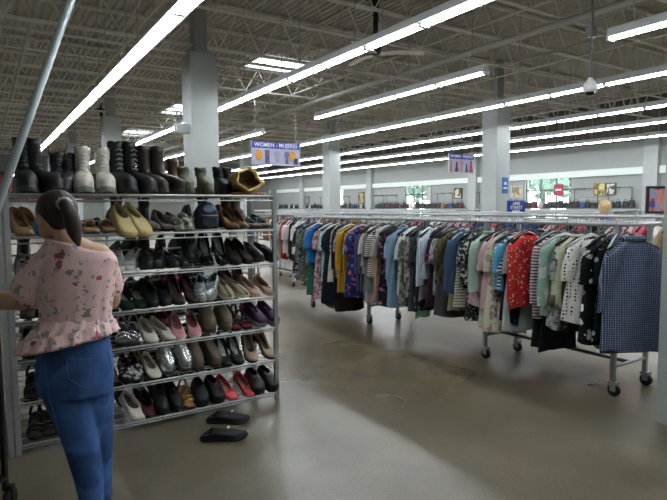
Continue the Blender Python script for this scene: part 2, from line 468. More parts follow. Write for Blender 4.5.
# ---------------------------------------------------------------- text signs
def text_obj(s, size, m, parent, loc, rot=(pi/2, 0, 0), name='lettering', bold=.0, ext=.002, align='CENTER'):
    c = bpy.data.curves.new('text', 'FONT'); c.body = s; c.size = size; c.align_x = align; c.align_y = 'CENTER'
    c.extrude = ext; c.offset = bold; c.resolution_u = 3; c.space_line = .9
    o = bpy.data.objects.new(name, c); COL.objects.link(o); o.parent = parent; o.location = loc; o.rotation_euler = rot
    c.materials.append(m); dg = bpy.context.evaluated_depsgraph_get(); me = bpy.data.meshes.new_from_object(o.evaluated_get(dg)); q = bpy.data.objects.new(name, me); COL.objects.link(q); q.parent = parent; q.location = loc; q.rotation_euler = rot; bpy.data.objects.remove(o); return q
m_blue = mat('#2b3f9c', .5, var=.02); m_txt = mat('#f4f6fb', .5, var=0); m_lav = mat('#b9b7d2', .55, var=.04, vscale=8)
def hang_sign(loc, w, h, items, label):
    r = empty('hanging_sign', loc)
    MB().box(-w/2, w/2, -.01, .01, -h, -h*.28).build('picture_panel', m_lav, r)
    MB().box(-w/2, w/2, -.012, .012, -h*.28, 0).build('header_panel', m_blue, r)
    MB().box(-w/2-.012, -w/2, -.015, .015, -h, 0).box(w/2, w/2+.012, -.015, .015, -h, 0).box(-w/2, w/2, -.015, .015, -h-.012, -h).build('edge_frame', mat('#c9cbd8', .4), r)
    text_obj('WOMEN - MUJERES', w*.105, m_txt, r, (0, -.014, -h*.14), bold=.001*w)
    for (kind, x, z, sx, sz, c) in items:
        t = MB()
        if kind == 'disc':
            t.loft([[Vector((x*w+cos(2*pi*k/14)*sx*w*(1+.15*sin(3*k)), yy, -h*.64+z*h+sin(2*pi*k/14)*sz*h)) for k in range(14)] for yy in (-.02, -.011)], sm=False)
        else:
            pts = {'pants': [(-1,1),(1,1),(.9,-1),(.2,-1),(0,.2),(-.2,-1),(-.9,-1)],
                   'dress': [(-.4,1),(.4,1),(.5,.2),(1,-1),(-1,-1),(-.5,.2)],
                   'shirt': [(-.5,1),(.5,1),(1,.4),(.7,.1),(.5,.4),(.5,-1),(-.5,-1),(-.5,.4),(-.7,.1),(-1,.4)]}[kind]
            t.loft([[Vector((x*w+a*sx*w, yy, -h*.64+z*h+b*sz*h)) for a, b in pts] for yy in (-.02, -.011)], sm=False)
        t.build('printed_motif', mat(c, .6, var=.08), r)
    for s in (-1, 1):
        MB().tube([(s*w*.42, 0, 0), (s*w*.42, 0, DECK-loc[2]+.02)], .004, 4).build('hanger_wire', m_wire, r)
    return tag(r, label, 'sign')
s1 = at_d(276, 142.5, 12.3)
hang_sign((s1.x, s1.y, s1.z), 1.2, .5, [('disc', -.36, .06, .075, .24, '#d99b3a'), ('pants', -.19, -.02, .045, .3, '#5d5a7a'),
    ('shirt', .02, 0, .07, .26, '#a5a2bd'), ('shirt', .22, -.03, .06, .28, '#6b6a8d'), ('disc', .34, .05, .075, .22, '#dfa23f'), ('pants', .41, -.18, .045, .14, '#2b2f5e')],
    'large hanging blue and lavender WOMEN - MUJERES sign with orange garment pictures')
s2 = at_d(461.5, 154, 17.0)
hang_sign((s2.x, s2.y, s2.z), 1.08, .58, [('dress', -.42, 0, .05, .3, '#a5813f'), ('dress', -.2, -.05, .07, .26, '#5b2530'), ('shirt', 0, 0, .08, .32, '#c98f95'),
    ('dress', .2, -.1, .05, .22, '#2c2c3c'), ('dress', .38, 0, .08, .32, '#a8435c')],
    'smaller farther WOMEN - MUJERES hanging sign with pictures of dresses')
# LINE STARTS HERE sign on a post
ls = at_d(515.5, 207.5, 12.6)
r = empty('queue_sign', (ls.x, ls.y, 0), -YAW*.35)
MB().lathe([(.2,0),(.2,.02),(.03,.04)], 16).build('base', mat('#2a2b2c', .5), r)
MB().tube([(0,0,.03),(0,0,ls.z)], .015, 8).build('post', m_wire, r)
MB().box(-.25,.25,-.025,-.005,ls.z-.16,ls.z+.16).build('panel', mat('#23408f', .45, var=.02), r)
for k, s_ in enumerate(('LINE', 'STARTS', 'HERE')):
    text_obj(s_, .1, m_txt, r, (0, -.028, ls.z+.09-.09*k), bold=.002)
tag(r, 'blue LINE STARTS HERE sign standing right of the second column', 'sign')
cs = at_x(501.5, 185, 13.05)
r = MB().box(-.12,.12,-.012,.012,-.24,.24).build('notice', mat('#3c66a8', .5), None, (cs.x+.38, 11.2, cs.z))
MB().box(-.06,.06,-.014,-.012,.02,.1).box(-.08,.08,-.014,-.012,-.1,-.06).build('print', m_txt, r)
tag(r, 'small blue notice fixed on the middle column', 'sign')
rs = at_x(558.5, 190, XW-.1)
r = empty('window_sign', rs)
MB().box(-.012,.012,-.24,.24,-.26,.26).build('panel', mat('#b23a55', .5), r)
MB().box(-.014,-.012,-.17,.17,-.03,.05).build('print', m_txt, r)
MB().tube([(0,0,.26),(0,0,1.4)], .004, 4).build('hanger_wire', m_wire, r)
tag(r, 'red square sign with a white band hanging in the right window', 'sign')
# ---------------------------------------------------------------- wall merchandise (far, small)
m_dark = mat('#16171a', .6, var=.1); m_shelfw = mat('#8f9592', .5)
def bag(w, h, d, m, name='handbag', strap=True):
    r = empty(name)
    t = MB(); rg = []
    for j in range(5):
        u = j/4; ww = w/2*(1-.14*u*u); dd = d/2*(1-.6*u)
        rg.append([Vector((cos(2*pi*k/10)*ww*(1.12 if k % 5 else .95), sin(2*pi*k/10)*dd, h*u)) for k in range(10)])
    t.loft(rg, sm=True); t.build('bag_body', m, r)
    if strap:
        MB().tube([(w*.28*cos(pi*q/8), 0, h*.95+h*.4*sin(pi*q/8)) for q in range(9)], .012, 5).build('handle', m, r)
    return r
wall_shelf = MB()
for k in range(-1, 5):
    y0 = 2.15+BAY*k+.3; y1 = min(y0+BAY-.6, YF-.2); y0 = max(y0, YB+.2)
    wall_shelf = MB().box(-.42, 0, -(y1-y0)/2, (y1-y0)/2, -.03, 0)
    for q in range(9): wall_shelf.box(-.4, 0, -(y1-y0)/2+q*(y1-y0)/8.05, -(y1-y0)/2+q*(y1-y0)/8.05+.03, -.25, -.03)
    o = wall_shelf.build('wall_shelf', m_shelfw, None, (XW, (y0+y1)/2, 1.42))
    tag(o, 'long grey wall shelf carrying handbags along the right wall', 'shelf', 'wall shelves along the right wall')
bagcols = ['#141518', '#1b1a1c', '#26201e', '#16181f', '#3b2a22', '#5b1f2a', '#1c2a52', '#c9c4b8', '#8a6a3c', '#2b2f36', '#2d4a7c', '#b8b9bd']
bags = [bag(.34, .3, .2, mat(c, .5, var=.08)) for c in bagcols]
n = 0; y = 7.6; used = [False]*len(bags)
while y < 44.0:
    inp = abs(((y-2.15)/BAY)-round((y-2.15)/BAY))*BAY < .55
    if not inp:
        k = random.choice([0,0,1,1,2,3,0,1,3,4,5,6,7,8,9,10,11]) if n % 3 else random.randint(0, 3)
        b = bags[k] if not used[k] else dup(bags[k]); used[k] = True
        b.location = (XW-.22, y, 1.42); b.rotation_euler = (0, 0, pi/2+random.uniform(-.3, .3))
        s_ = random.uniform(.7, 1.05)
        b.scale = (s_, s_, s_*random.uniform(.85, 1.25))
        cn = ['black','black','dark brown','black','brown','maroon','navy','cream','tan','charcoal','blue','pale grey'][k]
        tag(b, '%s handbag standing on the long wall shelf far to the right' % cn, 'handbag', '%s handbags on the wall shelf' % cn)
        n += 1
    y += random.uniform(.24, .34)
for k, u in enumerate(used):
    if not u: bags[k].location = (XW-.22, 7.0-k*.5, 1.42); tag(bags[k], 'pale handbag at the near end of the long wall shelf', 'handbag')
def framed(px0, py0, px1, py1, fc, cc, label, motif, X=XW-.03, cat='picture'):
    a = at_x(px0, py0, X); b = at_x(px1, py1, X)
    w = abs(a.y-b.y); h = abs(a.z-b.z); f = .045
    r = empty('framed_picture', (X, (a.y+b.y)/2, (a.z+b.z)/2))
    MB().box(-.02, .0, -w/2, w/2, -h/2, h/2).build('canvas', mat(cc, .6, pattern=motif[0] if motif else None, c2=motif[1] if motif else None, c3=motif[2] if motif and len(motif) > 2 else None, ps=.25), r)
    t = MB()
    t.box(-.04, .01, -w/2-f, -w/2, -h/2-f, h/2+f).box(-.04, .01, w/2, w/2+f, -h/2-f, h/2+f).box(-.04, .01, -w/2, w/2, h/2, h/2+f).box(-.04, .01, -w/2, w/2, -h/2-f, -h/2)
    t.build('frame', mat(fc, .5), r)
    return tag(r, label, cat)
framed(595, 184, 604.5, 195, '#a58f4e', '#d8cd93', 'pale yellow framed picture with a dark figure, above the blonde head', ('mottle', '#7c7447'))
framed(607, 184, 615, 194, '#55584f', '#e6e6df', 'white framed picture with dark marks right of the yellow one', ('mottle', '#5c5d58'))
framed(512, 187, 522, 196.5, '#c9c9c0', '#c8c6b0', 'framed landscape picture in ochre just right of the middle column', ('mottle', '#a07c33', '#7a8a8f'))
framed(455, 189, 461.5, 198, '#17181a', '#d9cdb0', 'black framed cream picture left of the far pilaster', ('mottle', '#6d5b3b'))
framed(427, 188, 431, 200, '#c0c2c0', '#cfd2d0', 'pale narrow framed picture beside the left window', None)
framed(359, 193, 364, 203, '#6a5a3a', '#b9ab7d', 'small olive framed picture on the far wall stretch', ('mottle', '#57503c'))
framed(303, 197, 309, 203, '#3a3a3a', '#a9aaa7', 'small grey framed picture far along the right wall', ('mottle', '#6b6b6b'))
# wire display brackets above the shelf
for (px, w_) in ((325, 1.3), (345, 1.2), (378, 1.2), (392, 1.0), (445, 1.2), (487, 1.0), (586, 1.1), (620, 1.0)):
    p_ = at_x(px, 196, XW-.1)
    t = MB()
    for (yy) in (-w_/2, w_/2): t.box(-.02, .0, yy-.015, yy+.015, 0, .62)
    t.box(-.02, 0, -w_/2, w_/2, .6, .63)
    for yy in (-w_/2, 0, w_/2): t.box(-.3, -.02, yy-.012, yy+.012, .58, .6)
    o = t.build('display_bracket', mat('#55585a', .5), None, (XW-.1, p_.y, 1.66))
    tag(o, 'thin dark wire display bracket above the handbag shelf', 'bracket', 'display brackets on the right wall')
# large picture leaning on a rack at the far right edge
pl = at_d(663, 201, 7.8)
r = empty('framed_art', (pl.x+.05, pl.y, 1.42), radians(-25))
MB().box(-.26, .26, -.012, .012, .03, .36).build('canvas', mat('#7f9cc4', .5, pattern='mottle', c2='#d9805a', c3='#3a4f9a', ps=.14), r)
MB().box(-.29, -.26, -.02, .02, 0, .39).box(.26, .29, -.02, .02, 0, .39).box(-.26, .26, -.02, .02, .36, .39).box(-.26, .26, -.02, .02, 0, .03).build('frame', m_dark, r)
tag(r, 'black framed blue and orange artwork standing behind the racks at the right edge', 'picture')

# trees outside the windows
struct(MB().box(XW+.3, XW+40, -20, 80, -.12, -.02).build('ground_outside', mat('#8d958a', .9, var=.1, vscale=.5)))
m_leaf = mat('#86a893', .7, var=.2, vscale=1.5); m_trunk = mat('#5b4a3a', .8)
def tree(x, y, h, label):
    r = empty('tree', (x, y, 0))
    MB().tube([(0,0,0),(.1,.05,h*.35),(0,.1,h*.6)], [.22,.17,.1], 8).build('trunk', m_trunk, r)
    t = MB(); rn = random.Random(int(x*7+y))
    for k in range(420):
        u = rn.uniform(0, 2*pi); v = math.acos(rn.uniform(-1, 1)); q = rn.uniform(.55, 1)
        c = Vector((sin(v)*cos(u)*q*h*.36, sin(v)*sin(u)*q*h*.36, h*.64+cos(v)*q*h*.34))
        a = Vector((rn.uniform(-1,1), rn.uniform(-1,1), rn.uniform(-1,1))).normalized(); b = a.orthogonal().normalized(); s_ = rn.uniform(.25, .5)
        t._add([c+a*s_, c+b*s_*.6, c-a*s_, c-b*s_*.6], [(0,1,2,3)], True)
    t.build('foliage', m_leaf, r)
    tag(r, label, 'tree', 'trees outside the windows')
for (x, y, h) in ((30, 20, 6.5), (32, 23.5, 6.5), (33, 27.5, 7.5), (34, 31.5, 6.8), (31, 35, 6.5), (35, 39.5, 7.2), (36, 44, 8), (30, 52, 7)):
    tree(x, y, h, 'leafy green tree seen hazily through the window glass')

# ---------------------------------------------------------------- garments
def fold(th, z, seed, amp):
    return amp*(sin(th*5+seed+z*3)*.6+sin(th*9-seed*2+z*5)*.4)
def garment_body(length, w_top, w_hem, flare, thick, seed, neck=.06, wrinkle=.022, drop=.09, M=30, levels=13):
    rg = []
    zs = [0, .015, .045, drop, drop+.05] + [drop+.05+(length-drop-.05)*(k/(levels-5)) for k in range(1, levels-4)]
    for j, z in enumerate(zs):
        if z <= drop: hw = neck+(w_top-neck)*(z/drop)**.75; th = .03+.02*z/drop
        else:
            u = (z-drop)/(length-drop); hw = w_top+(w_hem-w_top)*u - .015*sin(pi*min(u*1.6, 1)); th = thick*(.6+.4*min(1, u*3)) + flare*u
        ring = []
        for k in range(M):
            a = 2*pi*k/M
            f = fold(a, z, seed, wrinkle*min(1, z/.2))
            cx, sy = cos(a), sin(a)
            cx = math.copysign(abs(cx)**.7, cx)
            dz = -.01*cos(2*a)*(1 if j == len(zs)-1 else 0) + (.02*abs(sy) if j == 0 else 0)
            ring.append(Vector((cx*(hw+f*.3), sy*(th+f)+.01*sin(3*z+seed), -z-dz-(.022*sin(seed*3+a)+.012*sin(2*a+seed))*(max(0, z/length-.6)/.4))))
        rg.append(ring)
    return MB().loft(rg, True, False, True)
def sleeve(side, w_top, ln, r0, r1, seed, out=.3, drop=.09):
    rg = []; n_ = 8
    for j in range(n_):
        u = j/(n_-1); x = side*(w_top-.045+out*ln*u*(1-.35*u)); z = -drop-.015-ln*u; r_ = r0+(r1-r0)*u
        tilt = side*(.9-.7*min(1, u*2))
        ring = []
        for k in range(12):
            a = 2*pi*k/12; f = .006*sin(3*a+seed+6*u)
            dx = cos(a)*(r_+f); dy = sin(a)*(r_*.55+f)
            ring.append(Vector((x+dx*cos(tilt*.5), dy+.01*sin(seed+4*u), z+.05*(1-u)-dx*sin(tilt*.9))))
        rg.append(ring)
    return MB().loft(rg, True, False, True)
HANG_Z = 1.41; DROP_NECK = .125
m_hblack = mat('#121315', .35, var=0); m_hwhite = mat('#d7dade', .25, var=0)
def make_hanger(m):
    r = empty('clothes_hanger')
    t = MB(); t.tube([(.018*cos(a), 0, .018*sin(a)+.001) for a in [radians(q) for q in (-40, -5, 30, 60, 90, 120, 150, 180, 215, 250)]] + [(0, 0, -.055), (0,0,-.12)], .0028, 5)
    t.build('hook', m_wire, r)
    b = MB(); b.tube([(-.2, 0, -.2), (-.1, 0, -.145), (-.04, 0, -.118), (0, 0, -.105), (.04, 0, -.118), (.1, 0, -.145), (.2, 0, -.2)], [(.008,.014)]*7, 6)
    b.tube([(-.2, 0, -.2), (.2, 0, -.2)], .004, 5)
    b.build('shoulder_bar', m, r); return r
hangerB = make_hanger(m_hblack); hangerW = make_hanger(m_hwhite); hused = {'b': False, 'w': False}
def place_hanger(loc, rz, white=False, where='front racks'):
    k = 'w' if white else 'b'; src = hangerW if white else hangerB
    o = src if not hused[k] else dup(src); hused[k] = True
    o.location = loc; o.rotation_euler = (0, 0, rz)
    tag(o, ('clear white' if white else 'black')+' plastic clothes hanger on a rail of the '+where, 'clothes hanger', ('clear' if white else 'black')+' hangers on the '+where)
def make_garment(kind, m, length, seed, m2=None):
    """kinds: tee top long shirt dress skirt pants cardigan"""
    nm = {'tee': 'short_sleeve_top', 'top': 'sleeveless_top', 'long': 'long_sleeve_top', 'shirt': 'button_shirt', 'dress': 'dress', 'skirt': 'skirt', 'pants': 'trousers', 'cardigan': 'cardigan', 'scarf': 'scarf'}[kind]
    r = empty(nm)
    if kind == 'pants':
        for s in (-1, 1):
            rg = []
            for j in range(9):
                u = j/8; rg.append([Vector((s*.085+cos(2*pi*k/12)*(.082-.015*u), sin(2*pi*k/12)*.03+.006*sin(seed+u*9+k), -.08-length*u)) for k in range(12)])
            MB().loft(rg).build('trouser_leg', m, r)
        MB().box(-.165, .165, -.034, .034, -.14, -.07).build('waistband', m, r); return r
    if kind in ('skirt', 'scarf'):
        b = garment_body(length, .15 if kind == 'skirt' else .06, .24 if kind == 'skirt' else .09, .03, .03, seed, neck=.14 if kind == 'skirt' else .05, wrinkle=.016, drop=.03)
        b.build('fabric', m, r); return r
    wt = .19; hem = {'tee': .225, 'top': .22, 'long': .225, 'shirt': .235, 'dress': .27, 'cardigan': .235}[kind]
    garment_body(length, wt if kind != 'top' else .165, hem, .035 if kind == 'dress' else .01, .034, seed).build('garment_body', m, r)
    if kind != 'top':
        ln = {'tee': .24, 'dress': .25, 'long': .5, 'shirt': .5, 'cardigan': .48}[kind]
        for s in (-1, 1):
            sl = sleeve(s, wt, ln, .085, .07 if ln < .3 else .05, seed+s, .38 if ln < .3 else .16)
            so = sl.build('sleeve', m, r)
            if m2 and ln > .3:
                x = s*(wt-.045+.2*ln*.65); MB().tube([(x, 0, -.09-ln+.08), (x, 0, -.09-ln-.02)], [(.055,.036)]*2, 10).build('cuff', m2, so)
    if kind in ('shirt', 'cardigan'):
        MB().tube([(.07*cos(a), .03*sin(a), .008) for a in [2*pi*q/12 for q in range(13)]], .014, 6).build('collar', m, r)
    if kind == 'shirt':
        MB().box(-.014, .014, -.05, -.043, -length+.03, -.04).build('button_placket', m, r)
    if kind in ('tee', 'long', 'dress', 'top'):
        MB().tube([(.078*cos(a), .03*sin(a), .004-.012*cos(2*a)) for a in [2*pi*q/12 for q in range(13)]], .006, 5).build('neckband', m2 or m, r)
    return r
XR = 4.25
def z_at(px, py, X):
    return at_x(px, py, X).z
# list: px of visible strip, y of hem, kind, colour, pattern, c2, c3, scale, look
G = [
 (293, 276, 'dress', '#2a2c30', 'floral', '#77787c', '#a08c8a', .05, 'black dress with small grey flowers'),
 (297, 282, 'top', '#7f868c', 'mottle', '#3c4046', None, .05, 'grey and black marbled sleeveless top'),
 (301, 289, 'tee', '#5d6b58', 'floral', '#a7a68f', '#3a4a3b', .05, 'sage green floral top'),
 (306, 296, 'dress', '#2f6f5e', None, None, None, 1, 'teal green dress'),
 (310, 262, 'tee', '#2b6fb5', None, None, None, 1, 'bright blue short sleeve top'),
 (313, 300, 'dress', '#8d9298', 'floral', '#d5d8da', '#3a3c44', .04, 'grey and white speckled dress'),
 (317, 302, 'dress', '#9a6f78', 'mottle', '#cfb8bb', None, .06, 'dusty pink marbled dress'),
 (321, 308, 'long', '#8c7f5a', None, None, None, 1, 'khaki long sleeve top'),
 (324, 282, 'tee', '#9ec2c2', 'floral', '#dfe9e8', '#7fa9ab', .03, 'pale aqua lace top'),
 (328, 304, 'dress', '#1d2230', None, None, None, 1, 'near black navy dress'),
 (332, 285, 'top', '#dcdcca', None, None, None, 1, 'cream sleeveless top'),
 (336, 312, 'skirt', '#29211d', None, None, None, 1, 'dark brown pointed skirt'),
 (340, 293, 'long', '#b98f2e', None, None, None, 1, 'mustard yellow long sleeve top'),
 (346, 297, 'cardigan', '#a8842f', 'stripes_v', '#8f6d22', None, .02, 'ribbed mustard cardigan'),
 (350, 286, 'tee', '#dfe0de', 'stripes_h', '#1c1d22', None, .03, 'black and white zebra striped top'),
 (353, 298, 'dress', '#28305e', 'floral', '#c05a72', '#5c6aa8', .06, 'navy dress with pink flowers'),
 (357, 296, 'long', '#54565e', None, None, None, 1, 'charcoal long sleeve top'),
 (361, 270, 'tee', '#c9c2b6', None, None, None, 1, 'oatmeal short sleeve top'),
 (365, 305, 'dress', '#a39690', None, None, None, 1, 'taupe dress'),
 (369, 280, 'tee', '#d8d5ca', 'stripes_h', '#44484a', None, .025, 'cream top with thin dark stripes'),
 (373, 300, 'long', '#b3977c', None, None, None, 1, 'tan long sleeve top'),
 (377, 306, 'dress', '#26202a', 'floral', '#a05a78', '#6f7a9a', .05, 'black dress with mauve flowers'),
 (383, 305, 'pants', '#6b3f5b', 'floral', '#b58a9d', '#3a2b3d', .05, 'plum floral trousers'),
 (388, 272, 'tee', '#c4c9cc', None, None, None, 1, 'light grey short sleeve top'),
 (391, 309, 'shirt', '#7f9cb5', None, None, None, 1, 'pale denim shirt'),
 (396, 308, 'dress', '#5a6660', 'mottle', '#87938a', None, .05, 'grey green mottled dress'),
 (400, 280, 'long', '#b8bcb9', 'floral', '#6e7a80', '#e0e2df', .04, 'white long sleeve top with grey print'),
 (406, 312, 'dress', '#3b3f44', None, None, None, 1, 'dark slate dress'),
 (411, 312, 'dress', '#202226', 'floral', '#8d9094', '#56595c', .07, 'black dress with grey leaf print'),
 (416, 318, 'scarf', '#9ccbc2', None, None, None, 1, 'long mint green scarf top'),
 (420, 274, 'shirt', '#a9bccd', 'stripes_v', '#dbe3ea', None, .02, 'light blue pinstriped shirt'),
 (426, 314, 'dress', '#35212b', 'floral', '#b33b44', '#1d1d24', .06, 'dark dress with red print'),
 (432, 310, 'long', '#7d8199', 'mottle', '#b3b3c0', None, .05, 'lilac grey mottled top'),
 (438, 318, 'dress', '#47484b', None, None, None, 1, 'smoke grey dress'),
 (442, 272, 'tee', '#63603f', 'mottle', '#3d3d28', '#85805a', .07, 'olive camouflage top'),
 (448, 312, 'shirt', '#3f4a3a', 'mottle', '#6b6a45', None, .07, 'dark olive patterned shirt'),
 (453, 292, 'shirt', '#3d5671', None, None, None, 1, 'mid blue denim shirt'),
 (458, 312, 'top', '#ded9c6', 'stripes_h', '#8d8a7b', None, .03, 'cream sleeveless top with beige stripes'),
 (463, 290, 'tee', '#2b2d2f', 'mottle', '#c6c8c5', None, .04, 'black and white camouflage top'),
 (468, 320, 'dress', '#2a2b2e', 'floral', '#d6d4d0', '#8f8d8c', .035, 'black dress with tiny white flowers'),
 (472, 300, 'long', '#a87f86', 'floral', '#3c3638', '#dcc9c9', .04, 'rose top with dark print'),
 (477, 294, 'cardigan', '#a9c4b6', None, None, None, 1, 'mint green cardigan'),
 (482, 334, 'dress', '#c3cdbb', None, None, None, 1, 'long pale green dress'),
 (487, 310, 'tee', '#cfae b0'.replace(' ', ''), None, None, None, 1, 'pale pink short sleeve top'),
 (491, 337, 'dress', '#d6d3bd', 'floral', '#a7ab8c', '#b79b86', .06, 'long cream dress with faded flowers'),
 (495, 320, 'cardigan', '#191a1d', None, None, None, 1, 'plain black cardigan'),
 (499, 276, 'tee', '#58a2c4', 'stripes_h', '#4e98bc', None, .2, 'aqua blue short sleeve top'),
 (503, 284, 'tee', '#e4e4e1', 'stripes_h', '#1b1c20', None, .035, 'bold black and white striped top'),
 (507, 330, 'long', '#1f2a4f', 'mottle', '#11131b', None, .07, 'dark navy long sleeve top'),
 (506, 300, 'tee', '#33353a', 'floral', '#d9d9d6', '#a3a3a3', .05, 'black top with white blossom print'),
 (509, 335, 'dress', '#a9b1ae', None, None, None, 1, 'light grey dress'),
 (513, 308, 'long', '#c9322f', 'floral', '#e6c8be', '#9c2a2a', .022, 'red long sleeve top with tiny pale dots'),
 (531, 350, 'dress', '#17181b', None, None, None, 1, 'long plain black dress'),
 (535, 292, 'tee', '#1c1e24', 'mottle', '#5d6069', None, .05, 'black tee with faded grey lettering print'),
 (538, 325, 'long', '#cfcfd2', 'stripes_h', '#6b3a48', None, .028, 'white top with maroon stripes'),
 (543, 358, 'skirt', '#141417', None, None, None, 1, 'black ruffled skirt'),
 (547, 325, 'cardigan', '#9fb3a6', 'floral', '#c7cfc6', '#7d9086', .06, 'mint grey floral cardigan'),
 (553, 318, 'long', '#8fae a0'.replace(' ', ''), 'mottle', '#c4cfc2', None, .07, 'soft green marbled top'),
 (563, 312, 'cardigan', '#cdd3b4', None, None, None, 1, 'pale lime cardigan with brown cuffs'),
 (569, 335, 'dress', '#27211f', 'floral', '#8b6a52', '#4d4742', .05, 'dark brown leaf print dress'),
 (574, 300, 'top', '#b03f53', 'floral', '#e2b23e', '#2d2f3c', .05, 'crimson sleeveless top with yellow flowers'),
 (579, 326, 'dress', '#e3e2dc', 'dots', '#141518', None, .03, 'white dress with black polka dots'),
 (584, 352, 'scarf', '#3f7a4c', 'floral', '#d0653b', '#c79a4f', .08, 'long green scarf with orange leaves'),
 (589, 348, 'dress', '#121316', 'floral', '#dcdcda', '#a9a9a9', .085, 'black dress with large white flowers'),
 (595, 345, 'dress', '#17181b', 'dots', '#b9b9b7', None, .07, 'black dress with big grey circles'),
 (601, 345, 'long', '#1a1b20', 'floral', '#c9b9a9', '#4d4d55', .06, 'black long sleeve top with beige flecks'),
 (603, 300, 'top', '#56708c', None, None, None, 1, 'dusty blue sleeveless top'),
]
EX = [(295,270,'long','#3f4a44','dark sage'),(299,284,'dress','#1e1f22','ink black'),(304,268,'tee','#8c9a94','ash green'),(308,286,'long','#234a44','bottle green'),(312,276,'tee','#c7ccd0','frosty grey'),
 (315,292,'dress','#4b3a44','aubergine'),(319,282,'tee','#b98f95','rose grey'),(323,296,'long','#6a5b3a','bronze'),(326,290,'tee','#d9e3e2','ice white'),(330,297,'long','#232838','midnight'),(334,280,'tee','#ece9dc','ivory'),
 (343,284,'tee','#1a1b1e','coal black'),(351,290,'long','#4a4f7c','indigo'),(355,276,'tee','#e0dcd4','eggshell'),(359,300,'long','#77706a','stone'),(363,284,'tee','#d9c9bb','sand'),(367,296,'dress','#6d7377','pewter'),(371,282,'tee','#b7b9b6','pebble grey'),
 (380,296,'long','#54324a','plum'),(386,288,'tee','#9db4c4','powder blue'),(393,298,'long','#3a4c5c','steel blue'),(398,300,'tee','#c9d0cf','misty grey'),(403,296,'long','#bcae9c','linen'),(408,300,'tee','#9aa39f','dove grey'),
 (414,304,'long','#7f878c','flint grey'),(423,300,'tee','#8f9aa8','blue grey'),(429,306,'long','#5a2f38','burgundy'),(435,296,'tee','#a9a6bb','lavender grey'),(445,302,'long','#55553a','army green'),(451,310,'dress','#8b8774','dried herb'),
 (456,300,'tee','#6f86a0','washed blue'),(465,304,'long','#a4918c','mushroom'),(475,312,'dress','#c4a9ad','faded rose'),(480,300,'tee','#e4cfd0','blush'),(489,320,'long','#b5c2ab','pistachio'),
 (551,330,'dress','#a6afa8','fog green'),(566,318,'long','#3a2f2a','coffee brown'),]
for (a_, b_, c_, d_x, e_) in EX:
    k_ = len(e_) % 4
    G.append((a_, b_, c_, d_x, (None, 'mottle', None, 'floral')[k_], '#8b8d8e', '#4a4b4e', (1, .04, 1, .04)[k_], e_+' '+{'tee':'short sleeve top','long':'long sleeve top','dress':'dress'}[c_]))
G.sort(key=lambda g: g[0])
def yy_of(px, X):
    return at_x(px, 250, X).y
gi = 0
for (px, hy, kind, c, pat, c2, c3, ps, look) in G:
    X_edge = XR-(.2 if kind in ('top','skirt','pants','scarf') else .25)
    Y = yy_of(px, X_edge)
    L_ = max(.5, min(1.28, HANG_Z-DROP_NECK - z_at(px, hy, X_edge)))
    m = mat(c, .85, var=.07, vscale=40, pattern=pat, c2=c2, c3=c3, ps=ps, spec=.2)
    m2 = mat('#6b5a4c', .8) if 'brown cuffs' in look else None
    gx = XR + random.uniform(-.03, .03); rz = random.uniform(-.42, .32)
    if any(q in look for q in ('red long', 'polka', 'mint green', 'soft green', 'camouflage', 'mustard', 'pinstriped', 'cream', 'aqua', 'zebra', 'bold', 'lime', 'large white', 'denim', 'pink', 'navy dress', 'lace', 'bright blue')): gx -= .07; rz = random.uniform(-.5, .0)
    g = make_garment(kind, m, L_, gi*1.7, m2)
    g.location = (gx, Y, HANG_Z-DROP_NECK); g.rotation_euler = (0, 0, rz); g.scale = (random.uniform(.82, .98), 1, random.uniform(.95, 1.0))
    rack = 'near' if Y < 4.8 else 'farther'
    tag(g, '%s on the front rail of the %s rack' % (look, rack), {'tee':'top','top':'top','long':'top','shirt':'shirt','dress':'dress','skirt':'skirt','pants':'trousers','cardigan':'cardigan','scarf':'scarf'}[kind], 'garments on the front rail of the %s rack' % rack)
    place_hanger((gx, Y, HANG_Z+.004), rz, gi % 5 == 3, rack+' front clothes rack')
    gi += 1
# back rail of the same racks: dimmer fill between, individually different
back = [('#202226','plain black'),('#3a3d46','slate'),('#6b5a58','mauve brown'),('#8d9296','silver grey'),('#28304a','navy'),('#4d5b49','moss green'),('#a39c8c','beige'),('#5b2f3a','wine'),('#c9c9c4','off white'),('#37606b','petrol blue')]
BK = {}
y = 2.62; k = 0
while y < 7.6:
    i = random.randrange(len(back)); kd = random.choice(['tee', 'long', 'dress', 'top'])
    key = (i, kd)
    if key not in BK:
        BK[key] = g = make_garment(kd, mat(back[i][0], .85, var=.07, vscale=40, spec=.2), random.choice([.66, .78]) if kd != 'dress' else .95, k*1.3)
    else: g = dup(BK[key])
    g.location = (4.74, y, HANG_Z-DROP_NECK); g.rotation_euler = (0, 0, random.uniform(-.2, .2))
    lab = '%s %s hanging on the back rail of the front racks' % (back[i][1], {'tee':'short sleeve top','long':'long sleeve top','dress':'dress','top':'sleeveless top'}[kd])
    tag(g, lab, 'dress' if kd == 'dress' else 'top', lab+'s')
    place_hanger((4.74, y, HANG_Z+.004), 0, False, 'back rail of the front racks')
    y += random.uniform(.1, .15); k += 1

